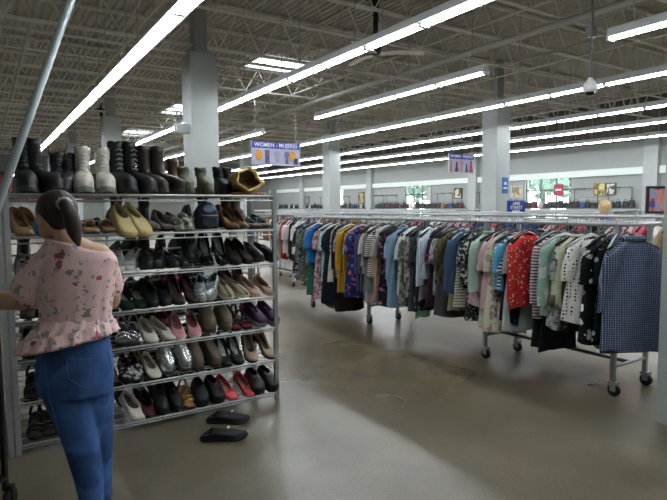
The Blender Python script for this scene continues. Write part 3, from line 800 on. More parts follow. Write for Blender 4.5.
# blue checked shirt facing out at the near end
m_shirt = mat('#2a3550', .85, var=.05, vscale=20, pattern='check', c2='#8d99b2', ps=.017, spec=.2)
Sp = at_d(634, 240, 4.13)
r = empty('button_shirt', (Sp.x, Sp.y, Sp.z-.0), -YAW+.1)
garment_body(.86, .225, .25, .0, .05, 2.2, neck=.085, wrinkle=.01, drop=.1, levels=16, M=40).build('garment_body', m_shirt, r)
for s in (-1, 1): sleeve(s, .2, .42, .095, .07, s*2.0, .16, .1).build('sleeve', m_shirt, r)
MB().tube([(.08*cos(a), .035*sin(a), .012) for a in [2*pi*q/14 for q in range(15)]], .02, 7).build('collar', m_shirt, r)
tag(r, 'navy and white checked button shirt facing out at the near end of the rack', 'shirt')
place_hanger((Sp.x, Sp.y, Sp.z+.13), -YAW+.1, False, 'near front clothes rack')

# ---------------------------------------------------------------- clothes racks
m_rail = mat('#b4b8ba', .4, metal=.6, var=.02); m_post = mat('#a9adae', .4, metal=.35, var=.03); m_castor = mat('#141414', .45, var=0)
def rack(X0, X1, y0, y1, ye0, ye1, label, group=None, lowbar=True):
    """two rails from y0 to y1, end frames at ye0 and ye1"""
    r = empty('clothes_rack', ((X0+X1)/2, (y0+y1)/2, 0)); cx, cy = (X0+X1)/2, (y0+y1)/2; hw = (X1-X0)/2
    for s in (-1, 1):
        MB().tube([(s*hw, y0-cy, HANG_Z-.018), (s*hw, y1-cy, HANG_Z-.018)], .017, 10).build('hanging_rail', m_rail, r)
    top = MB()
    for yv in (y0+.01, y1-.01): top.tube([(-hw, yv-cy, HANG_Z-.018), (hw, yv-cy, HANG_Z-.018)], .014, 8)
    nn = int((y1-y0)/.45)
    top.build('top_crossbar', m_rail, r)
    for yv in (ye0, ye1):
        for s in (-1, 1):
            p_ = MB().box(s*hw-.017, s*hw+.017, yv-cy-.017, yv-cy+.017, .12, HANG_Z-.02).build('upright_post', m_post, r)
            c = MB(); c.box(s*hw-.028, s*hw+.028, yv-cy-.04, yv-cy+.03, .095, .12)
            c.box(s*hw-.026, s*hw-.021, yv-cy-.035, yv-cy+.01, .045, .1).box(s*hw+.021, s*hw+.026, yv-cy-.035, yv-cy+.01, .045, .1)
            c.build('caster_fork', m_rail, r)
            w = MB(); rgs = [[Vector((s*hw+xx, yv-cy-.012+rr*cos(2*pi*q/18), .05+rr*sin(2*pi*q/18))) for q in range(18)] for xx, rr in ((-.019,.04),(-.014,.05),(.014,.05),(.019,.04))]
            w.loft(rgs); w.build('caster_wheel', m_castor, r)
        b = MB().tube([(-hw, yv-cy, .24), (hw, yv-cy, .24)], .014, 8).build('end_crossbar', m_post, r)
    MB().tube([(0, ye0-cy, .24), (0, ye1-cy, .24)], .015, 8).build('lower_bar', mat('#3d3e40', .5), r)
    return tag(r, label, 'clothes rack', group)
rack(XR, 4.74, 2.33, 4.98, 2.42, 3.76, 'nearest double rail clothes rack on casters at the right')
rack(XR, 4.74, 5.0, 7.75, 5.74, 7.2, 'second double rail clothes rack on casters, behind the nearest one')

# racks farther back
rack(5.05, 5.6, 9.0, 11.2, 9.3, 10.9, 'clothes rack beyond the gap, just right of the shoe rack post')
cg = [(279,'#b98a98','pink tee'),(282.5,'#9fc4ae','mint top'),(285.5,'#c24646','red blouse'),(288,'#dfe3e1','white tee'),(291,'#e7d5d6','pale pink tee with a black neckline'),(294,'#2b2c30','black blouse'),(297,'#cfd0cf','light grey blouse')]
for k, (px, c, lk) in enumerate(cg):
    Y = at_x(px, 240, 5.0).y
    g = make_garment('tee' if k != 5 else 'long', mat(c, .85, var=.05, spec=.2), .62+.05*(k % 3), k*2.1, mat('#1c1c1e', .8) if k == 4 else None)
    g.location = (5.07, Y, HANG_Z-DROP_NECK); g.rotation_euler = (0, 0, .35)
    tag(g, lk+' on the small rack beyond the shoe rack post', 'top'); place_hanger((5.07, Y, HANG_Z+.004), .35, False, 'rack beyond the gap')
FAR = []
farc = [('#1a1b1e','black'),('#8f9296','grey'),('#a9555e','red pink'),('#2c3f6b','blue'),('#d2d0c8','white'),('#4a5a48','green'),('#8a7556','tan'),('#c9a3ab','pale pink')]
for k, (c, nm) in enumerate(farc): FAR.append((make_garment('tee' if k % 2 else 'long', mat(c, .85, var=.06, spec=.2), .68, k*3.1), nm))
fu = [False]*8
def farrow(X, ya, yb, step, name):
    y = ya
    while y < yb:
        k = random.randrange(8); g0, nm = FAR[k]
        g = g0 if not fu[k] else dup(g0); fu[k] = True
        g.location = (X, y, HANG_Z-DROP_NECK); g.rotation_euler = (0, 0, random.uniform(-.2, .3))
        lab = '%s top among the clothes on the %s' % (nm, name)
        tag(g, lab, 'top', lab.replace(' top', ' tops', 1)); place_hanger((X, y, HANG_Z+.004), 0, False, name)
        y += step*random.uniform(.8, 1.2)
for (X, spans, nm) in ((7.0, [(2.2, 5.2), (5.3, 8.3), (8.4, 11.4), (11.5, 14.5)], 'second line of racks'), (9.4, [(6, 10), (10.1, 14), (14.1, 18), (18.1, 22)], 'third line of racks'),
                       (12.1, [(7, 10.5), (12.4, 16), (16.1, 19.8), (22, 27)], 'fourth line of racks'), (15.5, [(8, 13), (13.1, 18), (18.1, 24), (24.1, 30)], 'fifth line of racks')):
    for (a, b) in spans:
        rack(X, X+.5, a, b, a+.3, b-.3, 'clothes rack standing in the %s' % nm, 'clothes racks of the %s' % nm)
farrow(7.0, 2.4, 8.2, .16, 'second line of racks')
farrow(7.0, 10.0, 14.3, .16, 'second line of racks')
farrow(9.4, 12, 18, .35, 'third line of racks')

# person far behind the racks (only head and shoulders show)
# ---------------------------------------------------------------- shoe rack
RX0, RX1, RY, RD = .13, 1.94, 3.87, .42
m_rk = mat('#a7adad', .4, metal=.45, var=.03); m_rk2 = mat('#c3c6c4', .35, metal=.4, var=.02)
LEVEL = [1.585, 1.318, 1.07, .82, .575, .335, .085]     # height of the front rod of each shelf
LEVEL = []
for yy in (196.0, 230.0, 263.8, 296.5, 328.0, 360.5, 393.5):
    LEVEL.append(at_y(270, yy, RY).z)
SLOPE = [0.0, .07, .16, .2, .22, .24, .24]              # rise towards the back per metre
rack_o = empty('shoe_rack', ((RX0+RX1)/2, RY, 0)); RCX = (RX0+RX1)/2
for (x, y, h) in ((RX0, RY, LEVEL[0]+.03), (RX1, RY, LEVEL[0]+.05), (RX0, RY+RD, LEVEL[0]+.06), (RX1, RY+RD, LEVEL[0]+.06)):
    t = MB(); t.box(x-RCX-.016, x-RCX+.016, y-RY-.014, y-RY+.014, 0, h); t.build('upright_post', m_rk, rack_o)
MB().box(RX0-RCX-.055, RX0-RCX-.022, -.014, .014, 0, LEVEL[0]+.03).build('upright_post', m_rk, rack_o)
for i, z in enumerate(LEVEL):
    t = MB(); sl = SLOPE[i]; a, b = RX0-RCX+.018, RX1-RCX-.018
    t.tube([(a, -.012, z), (b, -.012, z)], .008, 6); t.tube([(a, -.012, z-.035 if i < 2 else z-.018), (b, -.012, z-.035 if i < 2 else z-.018)], .005, 5)
    for q in range(1, 7): t.tube([(a, RD*q/6, z+sl*RD*q/6), (b, RD*q/6, z+sl*RD*q/6)], .0035, 4)
    for q in range(8): 
        xx = a+(b-a)*q/7; t.tube([(xx, -.012, z-.006), (xx, RD, z+sl*RD-.006)], .004, 4)
    for q in range(24):
        xx = a+(b-a)*(q+.5)/24
        if i < 4: t.tube([(xx, -.012, z), (xx, -.012, z-.03)], .0025, 4)
    t.build('wire_shelf', m_rk2, rack_o)
    if i: MB().tube([(a, RD, z+sl*RD+.06), (b, RD, z+sl*RD+.06)], .006, 5).build('back_rod', m_rk, rack_o)
for s, x in ((-1, RX0), (1, RX1)):
    t = MB()
    for i, z in enumerate(LEVEL):
        t.tube([(x-RCX, 0, z-.004), (x-RCX, RD, z+SLOPE[i]*RD-.004)], .006, 5)
    t.build('side_brace', m_rk, rack_o)
tag(rack_o, 'tall grey wire shoe rack with seven shelves packed with shoes', 'shoe rack')
# price label strips are not readable; the leaning pole at the upper left
a = at_d(-11, 232, 2.75); b = at_d(72, -3, 2.75)
d_ = (b-a).normalized(); lo = a - d_*((a.z-.0)/d_.z); hi = b+d_*.6
pole = MB().tube([lo-Vector((0,0,-.012)), hi], .0205, 12).build('pole', mat('#a9b4b6', .35, metal=.25, var=.03))
tag(pole, 'long grey metal pole leaning across the upper left corner', 'pole')

# ---------------------------------------------------------------- shoes
def interp(tb, t):
    for (a, va), (b, vb) in zip(tb, tb[1:]):
        if t <= b: return va+(vb-va)*((t-a)/(b-a) if b > a else 0)
    return tb[-1][1]
FOOT = {'round': [(0,.0),(.02,.014),(.06,.023),(.14,.029),(.3,.030),(.45,.031),(.6,.037),(.72,.042),(.84,.040),(.93,.031),(.98,.017),(1,0)],
        'point': [(0,.0),(.02,.014),(.06,.022),(.14,.027),(.3,.028),(.45,.030),(.6,.037),(.7,.039),(.8,.033),(.9,.021),(.97,.010),(1,0)],
        'wide':  [(0,.0),(.02,.018),(.06,.028),(.14,.034),(.3,.037),(.45,.039),(.6,.045),(.72,.050),(.84,.048),(.93,.039),(.98,.022),(1,0)]}
def shoe(kind, m_up, m_in=None, m_sole=None, L=.25, toe='round', heel=0.0, name=None, vamp=None, shaft=0, laces=None, bow=None, strap=None, side=1):
    """toe points to -y, base at z=0"""
    m_in = m_in or m_up; m_sole = m_sole or m_dark
    tb = FOOT[toe]; n = 28
    P = {'pump': (.055, .032, .030, .70, .010), 'flat': (.048, .028, .024, .68, .008), 'sneaker': (.07, .055, .052, .50, .026),
         'loafer': (.055, .042, .042, .56, .014), 'clog': (.05, .042, .05, .5, .03), 'boot': (.09, .09, .09, .38, .024), 'sandal': (.0, .0, .0, .7, .012), 'mule': (.012, .02, .04, .52, .012)}[kind]
    hH, hS, hV, tv, ts = P
    if vamp: tv = vamp
    def fb(t):
        u = min(1, max(0, (t-.18)/(.5))); u = u*u*(3-2*u); return heel*(1-u)+ts+.012*max(0, (t-.8)/.2)**2*(1 if toe != 'wide' else 1)
    nm = name or {'pump': 'pump_shoe', 'flat': 'ballet_flat', 'sneaker': 'sneaker', 'loafer': 'loafer', 'clog': 'clog', 'boot': 'ankle_boot', 'sandal': 'sandal', 'mule': 'mule_shoe'}[kind]
    r = empty(nm)
    Y = lambda t: (.5-t)*L
    out = []
    for k in range(n):
        a = 2*pi*k/n; t = .5-.5*cos(a); s = 1 if sin(a) >= 0 else -1
        if abs(sin(a)) < 1e-6: s = 0
        skew = side*.006*sin(pi*t)
        out.append((t, s, s*interp(tb, t)+skew))
    # sole
    sb = MB(); R1 = [Vector((x*1.05, Y(t)*1.02, fb(t)-ts)) for t, s, x in out]; R2 = [Vector((x*1.08, Y(t)*1.03, fb(t)-ts*.4)) for t, s, x in out]; R3 = [Vector((x*1.04, Y(t)*1.01, fb(t)+.002)) for t, s, x in out]
    sb.loft([R1, R2, R3], True, True, False); sb.build('sole', m_sole, r)
    if heel > .02:
        hb = MB(); wide = .9 if heel < .055 else .42
        top = [(x, t) for t, s, x in out if t <= .24]
        zt = heel+.002
        c = Vector((0, Y(.1), 0)); rg = []
        for j in range(4):
            u = j/3; q = 1-(1-wide)*u; z = zt*(1-u)
            rg.append([Vector((.024*q*cos(2*pi*k/10), Y(.11)+.026*q*sin(2*pi*k/10)+.006*u, z)) for k in range(10)])
        hb.loft(rg); hb.build('heel', m_sole, r)
    if kind != 'sandal':
        ub = MB(); rings = []; K = 6
        for j in range(K+1):
            s_ = j/K; ring = []
            for (t, s, x) in out:
                to = .03+(tv-.03)*t; xo = (x/max(1e-6, 1))*.0
                wo = interp(tb, min(.95, max(.02, .1+.75*t)))*(.93 if kind in ('pump','flat','mule') else .72)*sin(pi*min(1, max(0, (to-.03)/(tv-.03))))**.45
                if kind == 'boot': wo = .036*sqrt(max(0, 1-(2*t-1)**2)); 
                ho = hH*(1-t)**2+2*hS*t*(1-t)+hV*t*t
                e = s_**(2.0)
                tc = t+(to-t)*e; xc = x*(1+.05*sin(pi*s_))*(1-e)+s*wo*e
                zc = fb(tc)+ho*(s_**.62 if t > .5 else s_)*(1 if kind != 'boot' else 1)
                ring.append(Vector((xc, Y(tc), zc)))
            rings.append(ring)
        if kind == 'boot' and shaft:
            last = rings[-1]; c = sum(last, Vector())/n
            for j in range(1, 6):
                u = j/5
                rings.append([Vector((c.x+(v.x-c.x)*(1+.12*u)+.004*sin(u*9+k), c.y+.01+(v.y-c.y)*(1-.12*u*(1-u)*4*.6+.05*u), v.z+(shaft-.09)*u+.003*cos(k))) for k, v in enumerate(last)])
        top = rings[-1]; c = sum(top, Vector())/n
        rings.append([v+(c-v).normalized()*.004+Vector((0,0,-.003)) for v in top])
        rings.append([v+(c-v).normalized()*.005+Vector((0,0,-.02)) for v in top])
        ub.loft(rings, False, False, True); ub.build('upper', m_up, r)
    ib = MB(); ib.loft([[Vector((x*.9, Y(.02+t*.96), fb(t)+.004)) for t, s, x in out]], False, True, False); ib.build('insole', m_in, r)
    if kind == 'sandal':
        for (t0, h) in ((.82, .03), (.7, .036), (.42, .06), (.12, .07)):
            w = interp(tb, t0)*1.04
            MB().tube([(w*cos(pi*q/8), Y(t0)+.01*sin(pi*q/8), fb(t0)+h*sin(pi*q/8)) for q in range(9)], [(.009,.003)]*9, 6).build('strap', m_up, r)
    if laces:
        lb = MB()
        for q in range(4 if not shaft else 6):
            u = q/(5 if shaft else 3); t_ = tv+.02-.06*q*(1 if not shaft else 0); z = fb(t_)+hV-.004+.004*q
            if shaft: z = .1+(shaft-.1)*.85*u; yy = Y(tv)-.004+.006*u
            else: yy = Y(t_+.06)
            lb.tube([(-.02, yy, z), (0, yy-.004, z+.006), (.02, yy, z)], .0032, 5)
        lb.build('laces', laces, r)
        MB().tube([(0, Y(tv+.12), fb(tv)+hV*.62), (0, Y(tv-.02), fb(tv)+hV*.98)], [(.02,.004),(.022,.004)], 8).build('tongue', m_up, r)
    if bow:
        MB().ell((-.012, Y(tv+.03), fb(tv)+hV+.001), (.013,.006,.006), 8, 6).ell((.012, Y(tv+.03), fb(tv)+hV+.001), (.013,.006,.006), 8, 6).build('bow', bow, r)
    if strap:
        t0 = .42; w = interp(tb, t0)
        MB().tube([(w*cos(pi*q/8), Y(t0), fb(t0)+.03+.03*sin(pi*q/8)) for q in range(9)], [(.006,.002)]*9, 6).build('strap', strap, r)
    return r
LVN = ['top', 'second', 'third', 'fourth', 'fifth', 'sixth', 'bottom']
def cM(c, **k): return mat(c, k.pop('rough', .5), var=.07, vscale=60, **k)
def X_of(px, y=RY): return at_y(px, 250, y).x
SC = 1.1
def put(sh, lev, px, dep, label, cat='shoe', rz=0, tilt=True, group=None, dz=0.0, lift=0.0):
    """stand a shoe on a shelf; dep = distance of its middle behind the front rod"""
    z = LEVEL[lev]+SLOPE[lev]*dep+.008+dz; X = X_of(px, RY+dep)
    lift += .14 if (lev > 2 and dep < .2 and lift < .1) else 0
    a = math.atan(SLOPE[lev])+lift; z += .11*sin(lift)*.8
    sh.location = (X, RY+dep, z); sh.rotation_euler = (a, 0, rz); sh.scale = (SC*1.02, SC, SC*1.15)
    return tag(sh, label, cat, group)
def pair(kind, lev, pxs, look, dep=.15, rz=0, cat=None, lift=0.0, dz=0.0, big=1.0, **k):
    cat = cat or {'boot': 'boot', 'sneaker': 'sneaker', 'sandal': 'sandal'}.get(kind, 'shoe')
    first = None
    for i, px in enumerate(pxs):
        sh = shoe(kind, side=(1 if i % 2 else -1), **k)
        pos = 'left one' if i == 0 else 'right one'
        if len(pxs) == 1: lab = 'single %s on the %s shelf of the shoe rack' % (look, LVN[lev])
        else: lab = '%s %s of the pair on the %s shelf' % (pos.split()[0], look, LVN[lev])
        put(sh, lev, px, dep, lab, cat, rz*(1 if i else .6)+random.uniform(-.16, .16), lift=lift, dz=dz, group='shoes on the %s shelf' % LVN[lev]); sh.scale = [v*big for v in sh.scale]
blk = cM('#111214'); blk2 = cM('#1b1b1e', rough=.35); wht = cM('#d9d7cf'); tan_ = cM('#a88a66'); crm = cM('#cdbb83'); sil = mat('#d3d6d8', .22, metal=.8, var=.1)
brn = cM('#3a2a22'); gry = cM('#6e6f6d'); tau = cM('#6f6653'); cor = cM('#e0585c'); pur = cM('#3c2146'); pnk = cM('#dca09f'); mar = cM('#4a1f26')
gold = mat('#b79b5a', .35, metal=.5, var=.12, bump=.5)
# top shelf
pair('boot', 0, (29, 47), 'chunky black lace-up boot', dep=.2, big=1.15, rz=.3, m_up=blk, m_sole=cM('#2c3234'), shaft=.23, toe='wide', L=.32, laces=cM('#26272a'))
pair('boot', 0, (60, 71), 'black speckled high-top', dep=.22, big=1.15, rz=-.2, m_up=cM('#16171a', pattern='mottle', c2='#3f4146', ps=.03), m_sole=blk2, shaft=.17, L=.27, laces=cM('#4a4b4d'))
pair('boot', 0, (87, 107), 'white and grey winter boot', dep=.16, big=1.1, m_up=cM('#c9c5b8', pattern='mottle', c2='#dcd9cd', ps=.05), m_sole=cM('#7d807d'), shaft=.21, toe='wide', L=.28, laces=cM('#e8e6de'))
pair('boot', 0, (125, 141), 'black suede high-top with grey laces', dep=.18, big=1.15, rz=.4, m_up=blk, m_sole=cM('#1f2326'), shaft=.235, toe='wide', L=.29, laces=cM('#8a8b8a'))
pair('boot', 0, (155, 171), 'dark brown slouch boot with grey lining', dep=.18, big=1.1, rz=.5, m_up=cM('#2a201e'), m_in=cM('#8b8784'), m_sole=cM('#4a3b38'), shaft=.23, L=.27)
pair('boot', 0, (188, 206), 'olive green suede ankle boot', dep=.14, m_up=cM('#55573f'), m_sole=cM('#3f4033'), shaft=.14, L=.22)
pair('boot', 0, (178,), 'russet brown boot behind the green pair', dep=.33, m_up=cM('#4d2e24'), shaft=.2, L=.22)
pair('boot', 0, (224, 232), 'black boot behind the gold boots', dep=.34, m_up=blk, shaft=.16, L=.22, laces=cM('#333333'))
# one slouchy gold boot, opening towards the front
X = X_of(250, RY+.12)
gb = empty('slouch_boot', (X, RY+.14, LEVEL[0]+.01))
def gring(cx, cz, cy, rx, rz_, ty, n=26, am=.15, ph=0):
    return [Vector((cx+cos(2*pi*k/n)*rx*(1+am*sin(5*2*pi*k/n+ph)), cy+sin(2*pi*k/n)*ty+.006*sin(k*1.7), cz+sin(2*pi*k/n)*rz_*(1+am*sin(4*2*pi*k/n+ph)))) for k in range(n)]
t = MB(); t.loft([gring(.015, .07, .14, .03, .03, .0), gring(.015, .085, .12, .09, .06, .01), gring(.01, .1, .06, .115, .085, .02, ph=1), gring(0, .108, .0, .118, .095, .03, ph=2), gring(-.015, .115, -.05, .1, .092, .035, ph=3),
    gring(-.022, .118, -.065, .088, .08, .035, ph=3), gring(-.022, .115, -.05, .075, .068, .035, ph=3)], True, False)
t.build('upper', gold, gb)
MB().loft([gring(-.02, .113, -.045, .078, .07, .035, ph=3), gring(0, .1, .03, .06, .05, .02), gring(0, .1, .08, .01, .01, .0)], False, True).build('lining', cM('#5f4a2a'), gb)
MB().loft([[Vector((.02+cos(2*pi*k/24)*.13, .02+sin(2*pi*k/24)*.07, z)) for k in range(24)] for z in (0, .022)]).build('sole', cM('#8f6a48'), gb)
tag(gb, 'crumpled gold boot gaping open at the right end of the top shelf', 'boot')
gb.scale = (1.2, 1.05, 1.0); gb.rotation_euler = (0, 0, .15)
# second shelf
pair('pump', 1, (22, 33), 'tan high heel', dep=.12, rz=.5, m_up=tan_, m_in=cM('#7a6248'), heel=.07, m_sole=cM('#8a6a44'))
pair('flat', 1, (91, 107), 'tan mary jane flat', dep=.12, m_up=tan_, m_in=cM('#3a2c26'), strap=cM('#b89b76'), m_sole=cM('#5a4634'))
pair('loafer', 1, (123, 135), 'cream yellow canvas espadrille', dep=.08, rz=.25, lift=.5, big=1.12, m_up=crm, m_in=cM('#8a7a50'), m_sole=cM('#b09a6a'), toe='wide', L=.27)
pair('loafer', 1, (150,), 'olive grey slip-on', dep=.14, m_up=cM('#4b463b'), m_in=cM('#8a7f6c'), m_sole=blk)
pair('pump', 1, (164,), 'greyish brown pointed pump', dep=.13, rz=.35, m_up=cM('#6a665c'), m_in=cM('#2c2722'), heel=.05, toe='point')
pair('sneaker', 1, (174, 185), 'camouflage print sneaker', dep=.16, m_up=cM('#4c4d40', pattern='mottle', c2='#85867a', ps=.03), m_sole=cM('#8d8f88'), laces=cM('#9a9a92'))
pair('pump', 1, (229, 239), 'caramel brown block heel pump', dep=.13, m_up=cM('#6b4a2a'), m_in=cM('#9c7a52'), heel=.05)
pair('flat', 1, (252, 263), 'brown and black flat', dep=.12, m_up=cM('#3f3228'), m_in=cM('#17130f'), m_sole=blk)
pair('boot', 1, (230, 238), 'small brown boot standing at the back', dep=.33, m_up=cM('#4c3424'), shaft=.15, L=.2)
pair('sneaker', 1, (64, 74), 'maroon sneaker behind the ponytail', dep=.2, m_up=mar, m_sole=wht, laces=wht)
pair('mule', 1, (120, 141), 'black mule behind the espadrilles', dep=.34, m_up=blk)
pair('mule', 1, (156, 168), 'black and white mule at the back', dep=.34, m_up=cM('#101010', pattern='mottle', c2='#d5d5d0', ps=.03))
pair('loafer', 1, (246, 258), 'fluffy black slipper', dep=.28, m_up=mat('#0e0e10', .9, bump=1.0, vscale=120), m_sole=blk)
# small navy backpack on the second shelf
X = X_of(208, RY+.1)
r = empty('backpack', (X, RY+.12, LEVEL[1]+.02)); nv = mat('#1d2436', .6, var=.06)
t = MB(); rg = []
for j in range(10):
    u = j/9; w = .088*(1-.0*u)*(1-(max(0, u-.55)/.45)**2*.55)*(.9+.1*min(1, u*5)); dd = .06*(1-.5*(max(0, u-.6)/.4)**2)
    rg.append([Vector((math.copysign(abs(cos(2*pi*k/16))**.6, cos(2*pi*k/16))*w, math.copysign(abs(sin(2*pi*k/16))**.6, sin(2*pi*k/16))*dd, .195*u)) for k in range(16)])
t.loft(rg); t.build('bag_body', nv, r)
t = MB(); rg = [[Vector((cos(2*pi*k/14)*.066*q, -.058-.018*(1-q*.3)*(1 if q < 1 else 0)-.004, .055+sin(2*pi*k/14)*.048*q)) for k in range(14)] for q in (1, .85)]
t.loft(rg); t.build('front_pocket', mat('#182030', .6), r)
MB().tube([(-.06, -.078, .1), (.06, -.078, .1)], .003, 5).build('zipper', mat('#aeb3ba', .4), r)
MB().loft([[Vector((cos(2*pi*k/14)*.055*q, -.06-yy, .15+sin(2*pi*k/14)*.03*q)) for k in range(14)] for q, yy in ((1, 0), (.8, .008))]).build('top_panel', mat('#6d7f9c', .4), r)
MB().tube([(.03*cos(pi*q/8), 0, .19+.03*sin(pi*q/8)) for q in range(9)], .004, 5).build('handle', nv, r)
tag(r, 'small navy backpack standing among shoes on the second shelf', 'backpack')
# third shelf
pair('sandal', 2, (22, 36), 'grey strappy sandal left of the woman', dep=.13, m_up=gry, m_in=cM('#8a8880'), m_sole=cM('#55524c'))
pair('sneaker', 2, (118, 131), 'pale grey shiny sneaker', dep=.13, rz=-.5, m_up=cM('#8f9491', rough=.3), m_sole=wht, laces=wht)
pair('sneaker', 2, (146, 158), 'black mesh trainer', dep=.13, rz=-.3, m_up=blk, m_sole=blk2, laces=blk2)
pair('loafer', 2, (168, 178), 'black leather loafer', dep=.14, m_up=blk2)
pair('boot', 2, (188, 193), 'tall narrow black bootie', dep=.2, m_up=blk, shaft=.2, L=.23)
pair('pump', 2, (204, 218), 'glossy black high heel pump', dep=.12, rz=.15, m_up=mat('#0f1011', .2, var=0), m_in=cM('#3c4440'), heel=.08, lift=.25, dz=.01)
pair('loafer', 2, (231, 240), 'dark brown penny loafer', dep=.13, rz=.2, m_up=cM('#2b201b'), m_in=cM('#57463a'), heel=.03, lift=.2)
pair('sneaker', 2, (252, 264), 'black lace-up leather shoe', dep=.13, rz=.35, m_up=blk2, m_sole=cM('#3b3733'), laces=cM('#8a8781'))
pair('flat', 2, (152, 163), 'beige flat at the back', dep=.34, m_up=cM('#c09a78'))
pair('flat', 2, (107, 110), 'dark grey flat peeking beside the blouse', dep=.15, m_up=cM('#3a3b3b'))
# fourth shelf
pair('flat', 3, (122, 136), 'dark bottle green flat', dep=.12, m_up=cM('#14231b'), m_in=cM('#a9b0a4'), m_sole=blk)
pair('loafer', 3, (149, 161), 'soft black slip-on', dep=.12, m_up=blk)
pair('pump', 3, (172, 186), 'dark brown closed pump', dep=.12, rz=.2, m_up=brn, m_in=cM('#4c3b31'), heel=.05, lift=.2)
pair('sneaker', 3, (199, 211), 'silver sequin mosaic slip-on', dep=.13, rz=-.6, m_up=mat('#8f9aa0', .3, metal=.5, pattern='mottle', c2='#dfe5e7', ps=.015), m_in=gry, m_sole=cM('#a3a29b'))
pair('loafer', 3, (222, 233), 'cream and olive canvas shoe', dep=.12, rz=.35, m_up=cM('#b6ad93', pattern='stripes_v', c2='#5f5f4a', ps=.05), m_in=cM('#7b7c69'), m_sole=cM('#d9d2bc'), lift=.15)
pair('flat', 3, (248, 262), 'peach lace peep flat', dep=.12, rz=.3, m_up=cM('#b89a84'), m_in=cM('#2c2522'), m_sole=cM('#c8b48c'), lift=.2, bow=cM('#c9a896'))
pair('sneaker', 3, (164, 173), 'bright fuchsia sneaker at the back', dep=.34, m_up=cM('#a32a78', pattern='mottle', c2='#cf4d9b', ps=.03), m_sole=cM('#b54a8c'))
pair('flat', 3, (203, 218), 'turquoise flat at the back', dep=.34, m_up=cM('#1d8ea3'))
pair('flat', 3, (121, 145), 'dark flat lying at the back', dep=.33, m_up=blk)
pair('pump', 3, (226, 238), 'reddish brown heel at the back', dep=.33, m_up=cM('#5a332a'), heel=.05)
pair('flat', 3, (186, 193), 'jet black flat at the back', dep=.34, m_up=blk)
# fifth shelf
pair('sandal', 4, (119, 129), 'grey metallic strappy sandal', dep=.14, rz=-.4, m_up=sil, m_in=gry)
pair('flat', 4, (144, 158), 'ivory ballet flat', dep=.12, rz=.45, m_up=cM('#ece8da'), m_in=cM('#9b9375'), m_sole=cM('#b9b5a8'), lift=.2)
pair('flat', 4, (174, 190), 'dusty pink ballet flat', dep=.12, m_up=pnk, m_in=cM('#a86c70'), m_sole=cM('#ddd3cb'), lift=.25)
pair('boot', 4, (204, 219), 'taupe suede ankle bootie', dep=.14, m_up=tau, m_sole=cM('#554c3a'), shaft=.13, L=.22, rz=.1)
pair('sandal', 4, (229, 238), 'black sandal with red lining', dep=.13, rz=.3, m_up=blk, m_in=cM('#8a1c26'))
pair('sneaker', 4, (252, 265), 'deep purple sneaker', dep=.13, rz=.3, m_up=pur, m_sole=cM('#8d8893'), laces=cM('#5b3a66'), lift=.15)
pair('flat', 4, (135, 152), 'black flat at the back', dep=.34, m_up=blk)
pair('flat', 4, (160, 168), 'coral red flat at the back', dep=.34, m_up=cM('#a54b42'))
pair('flat', 4, (226, 245), 'bright red flat at the back', dep=.34, m_up=cM('#a81f2a'))
pair('loafer', 4, (24, 36), 'black loafer left of the woman', dep=.13, m_up=blk2)
# sixth shelf
pair('loafer', 5, (121, 129), 'black and white patterned slip-on', dep=.13, m_up=cM('#17181a', pattern='mottle', c2='#b9bab7', ps=.03))
pair('flat', 5, (146,), 'off-white ballet flat', dep=.12, rz=.35, m_up=cM('#e6e1cf'), m_in=cM('#7d776a'), lift=.2)
pair('boot', 5, (160, 177), 'silver metallic ankle boot', dep=.13, rz=.35, m_up=sil, m_sole=cM('#5b5d5e'), shaft=.17, L=.21, lift=.35)
pair('boot', 5, (190, 205), 'brown grey suede ankle boot', dep=.13, rz=.3, m_up=cM('#6b5f50'), m_sole=cM('#4b4238'), shaft=.16, L=.24)
pair('pump', 5, (219, 231), 'black pump with white insole', dep=.12, rz=.15, m_up=blk, m_in=cM('#d6dad6'), heel=.05, lift=.2)
pair('pump', 5, (246, 260), 'nude pump with dark inside', dep=.12, rz=.3, m_up=cM('#b49c80'), m_in=cM('#2a211d'), heel=.06, lift=.2)
pair('flat', 5, (139, 136), 'tan flat at the back', dep=.34, m_up=tan_)
pair('sandal', 5, (26, 36), 'black strappy sandal left of the jeans', dep=.14, m_up=blk)
# bottom shelf
pair('flat', 6, (126,), 'white slip-on flat', dep=.12, rz=.5, m_up=cM('#efe9dc'), m_in=cM('#5d564c'), m_sole=cM('#cfc9bb'), toe='wide', lift=.25)
pair('loafer', 6, (116, 134), 'black loafer behind the white slip-on', dep=.3, m_up=blk)
pair('flat', 6, (141,), 'dark maroon flat', dep=.12, rz=.2, m_up=mar, m_in=blk)
pair('sneaker', 6, (155, 168), 'black knitted sneaker', dep=.12, m_up=blk, m_sole=blk2, laces=blk2)
pair('sandal', 6, (182,), 'gold beaded thong sandal', dep=.12, m_up=mat('#c9a35a', .3, metal=.7), m_in=cM('#b98a66'), m_sole=cM('#4b3a2c'))
pair('clog', 6, (195, 209), 'black rounded clog', dep=.12, m_up=blk, toe='wide')
pair('flat', 6, (222, 240), 'coral pink ballet flat', dep=.12, rz=.25, m_up=cor, m_in=cM('#c49c8c'), m_sole=cM('#b84a50'), lift=.2, bow=cor)
pair('clog', 6, (251, 264), 'dark brown slip-on clog', dep=.12, rz=.2, m_up=cM('#25201d'), m_in=blk, toe='wide', lift=.15)
pair('sandal', 6, (27, 38), 'dark sandal near the left post', dep=.14, m_up=blk2, m_in=cM('#3a3733'))
pair('loafer', 6, (150, 162), 'black loafer at the back', dep=.32, m_up=blk2)
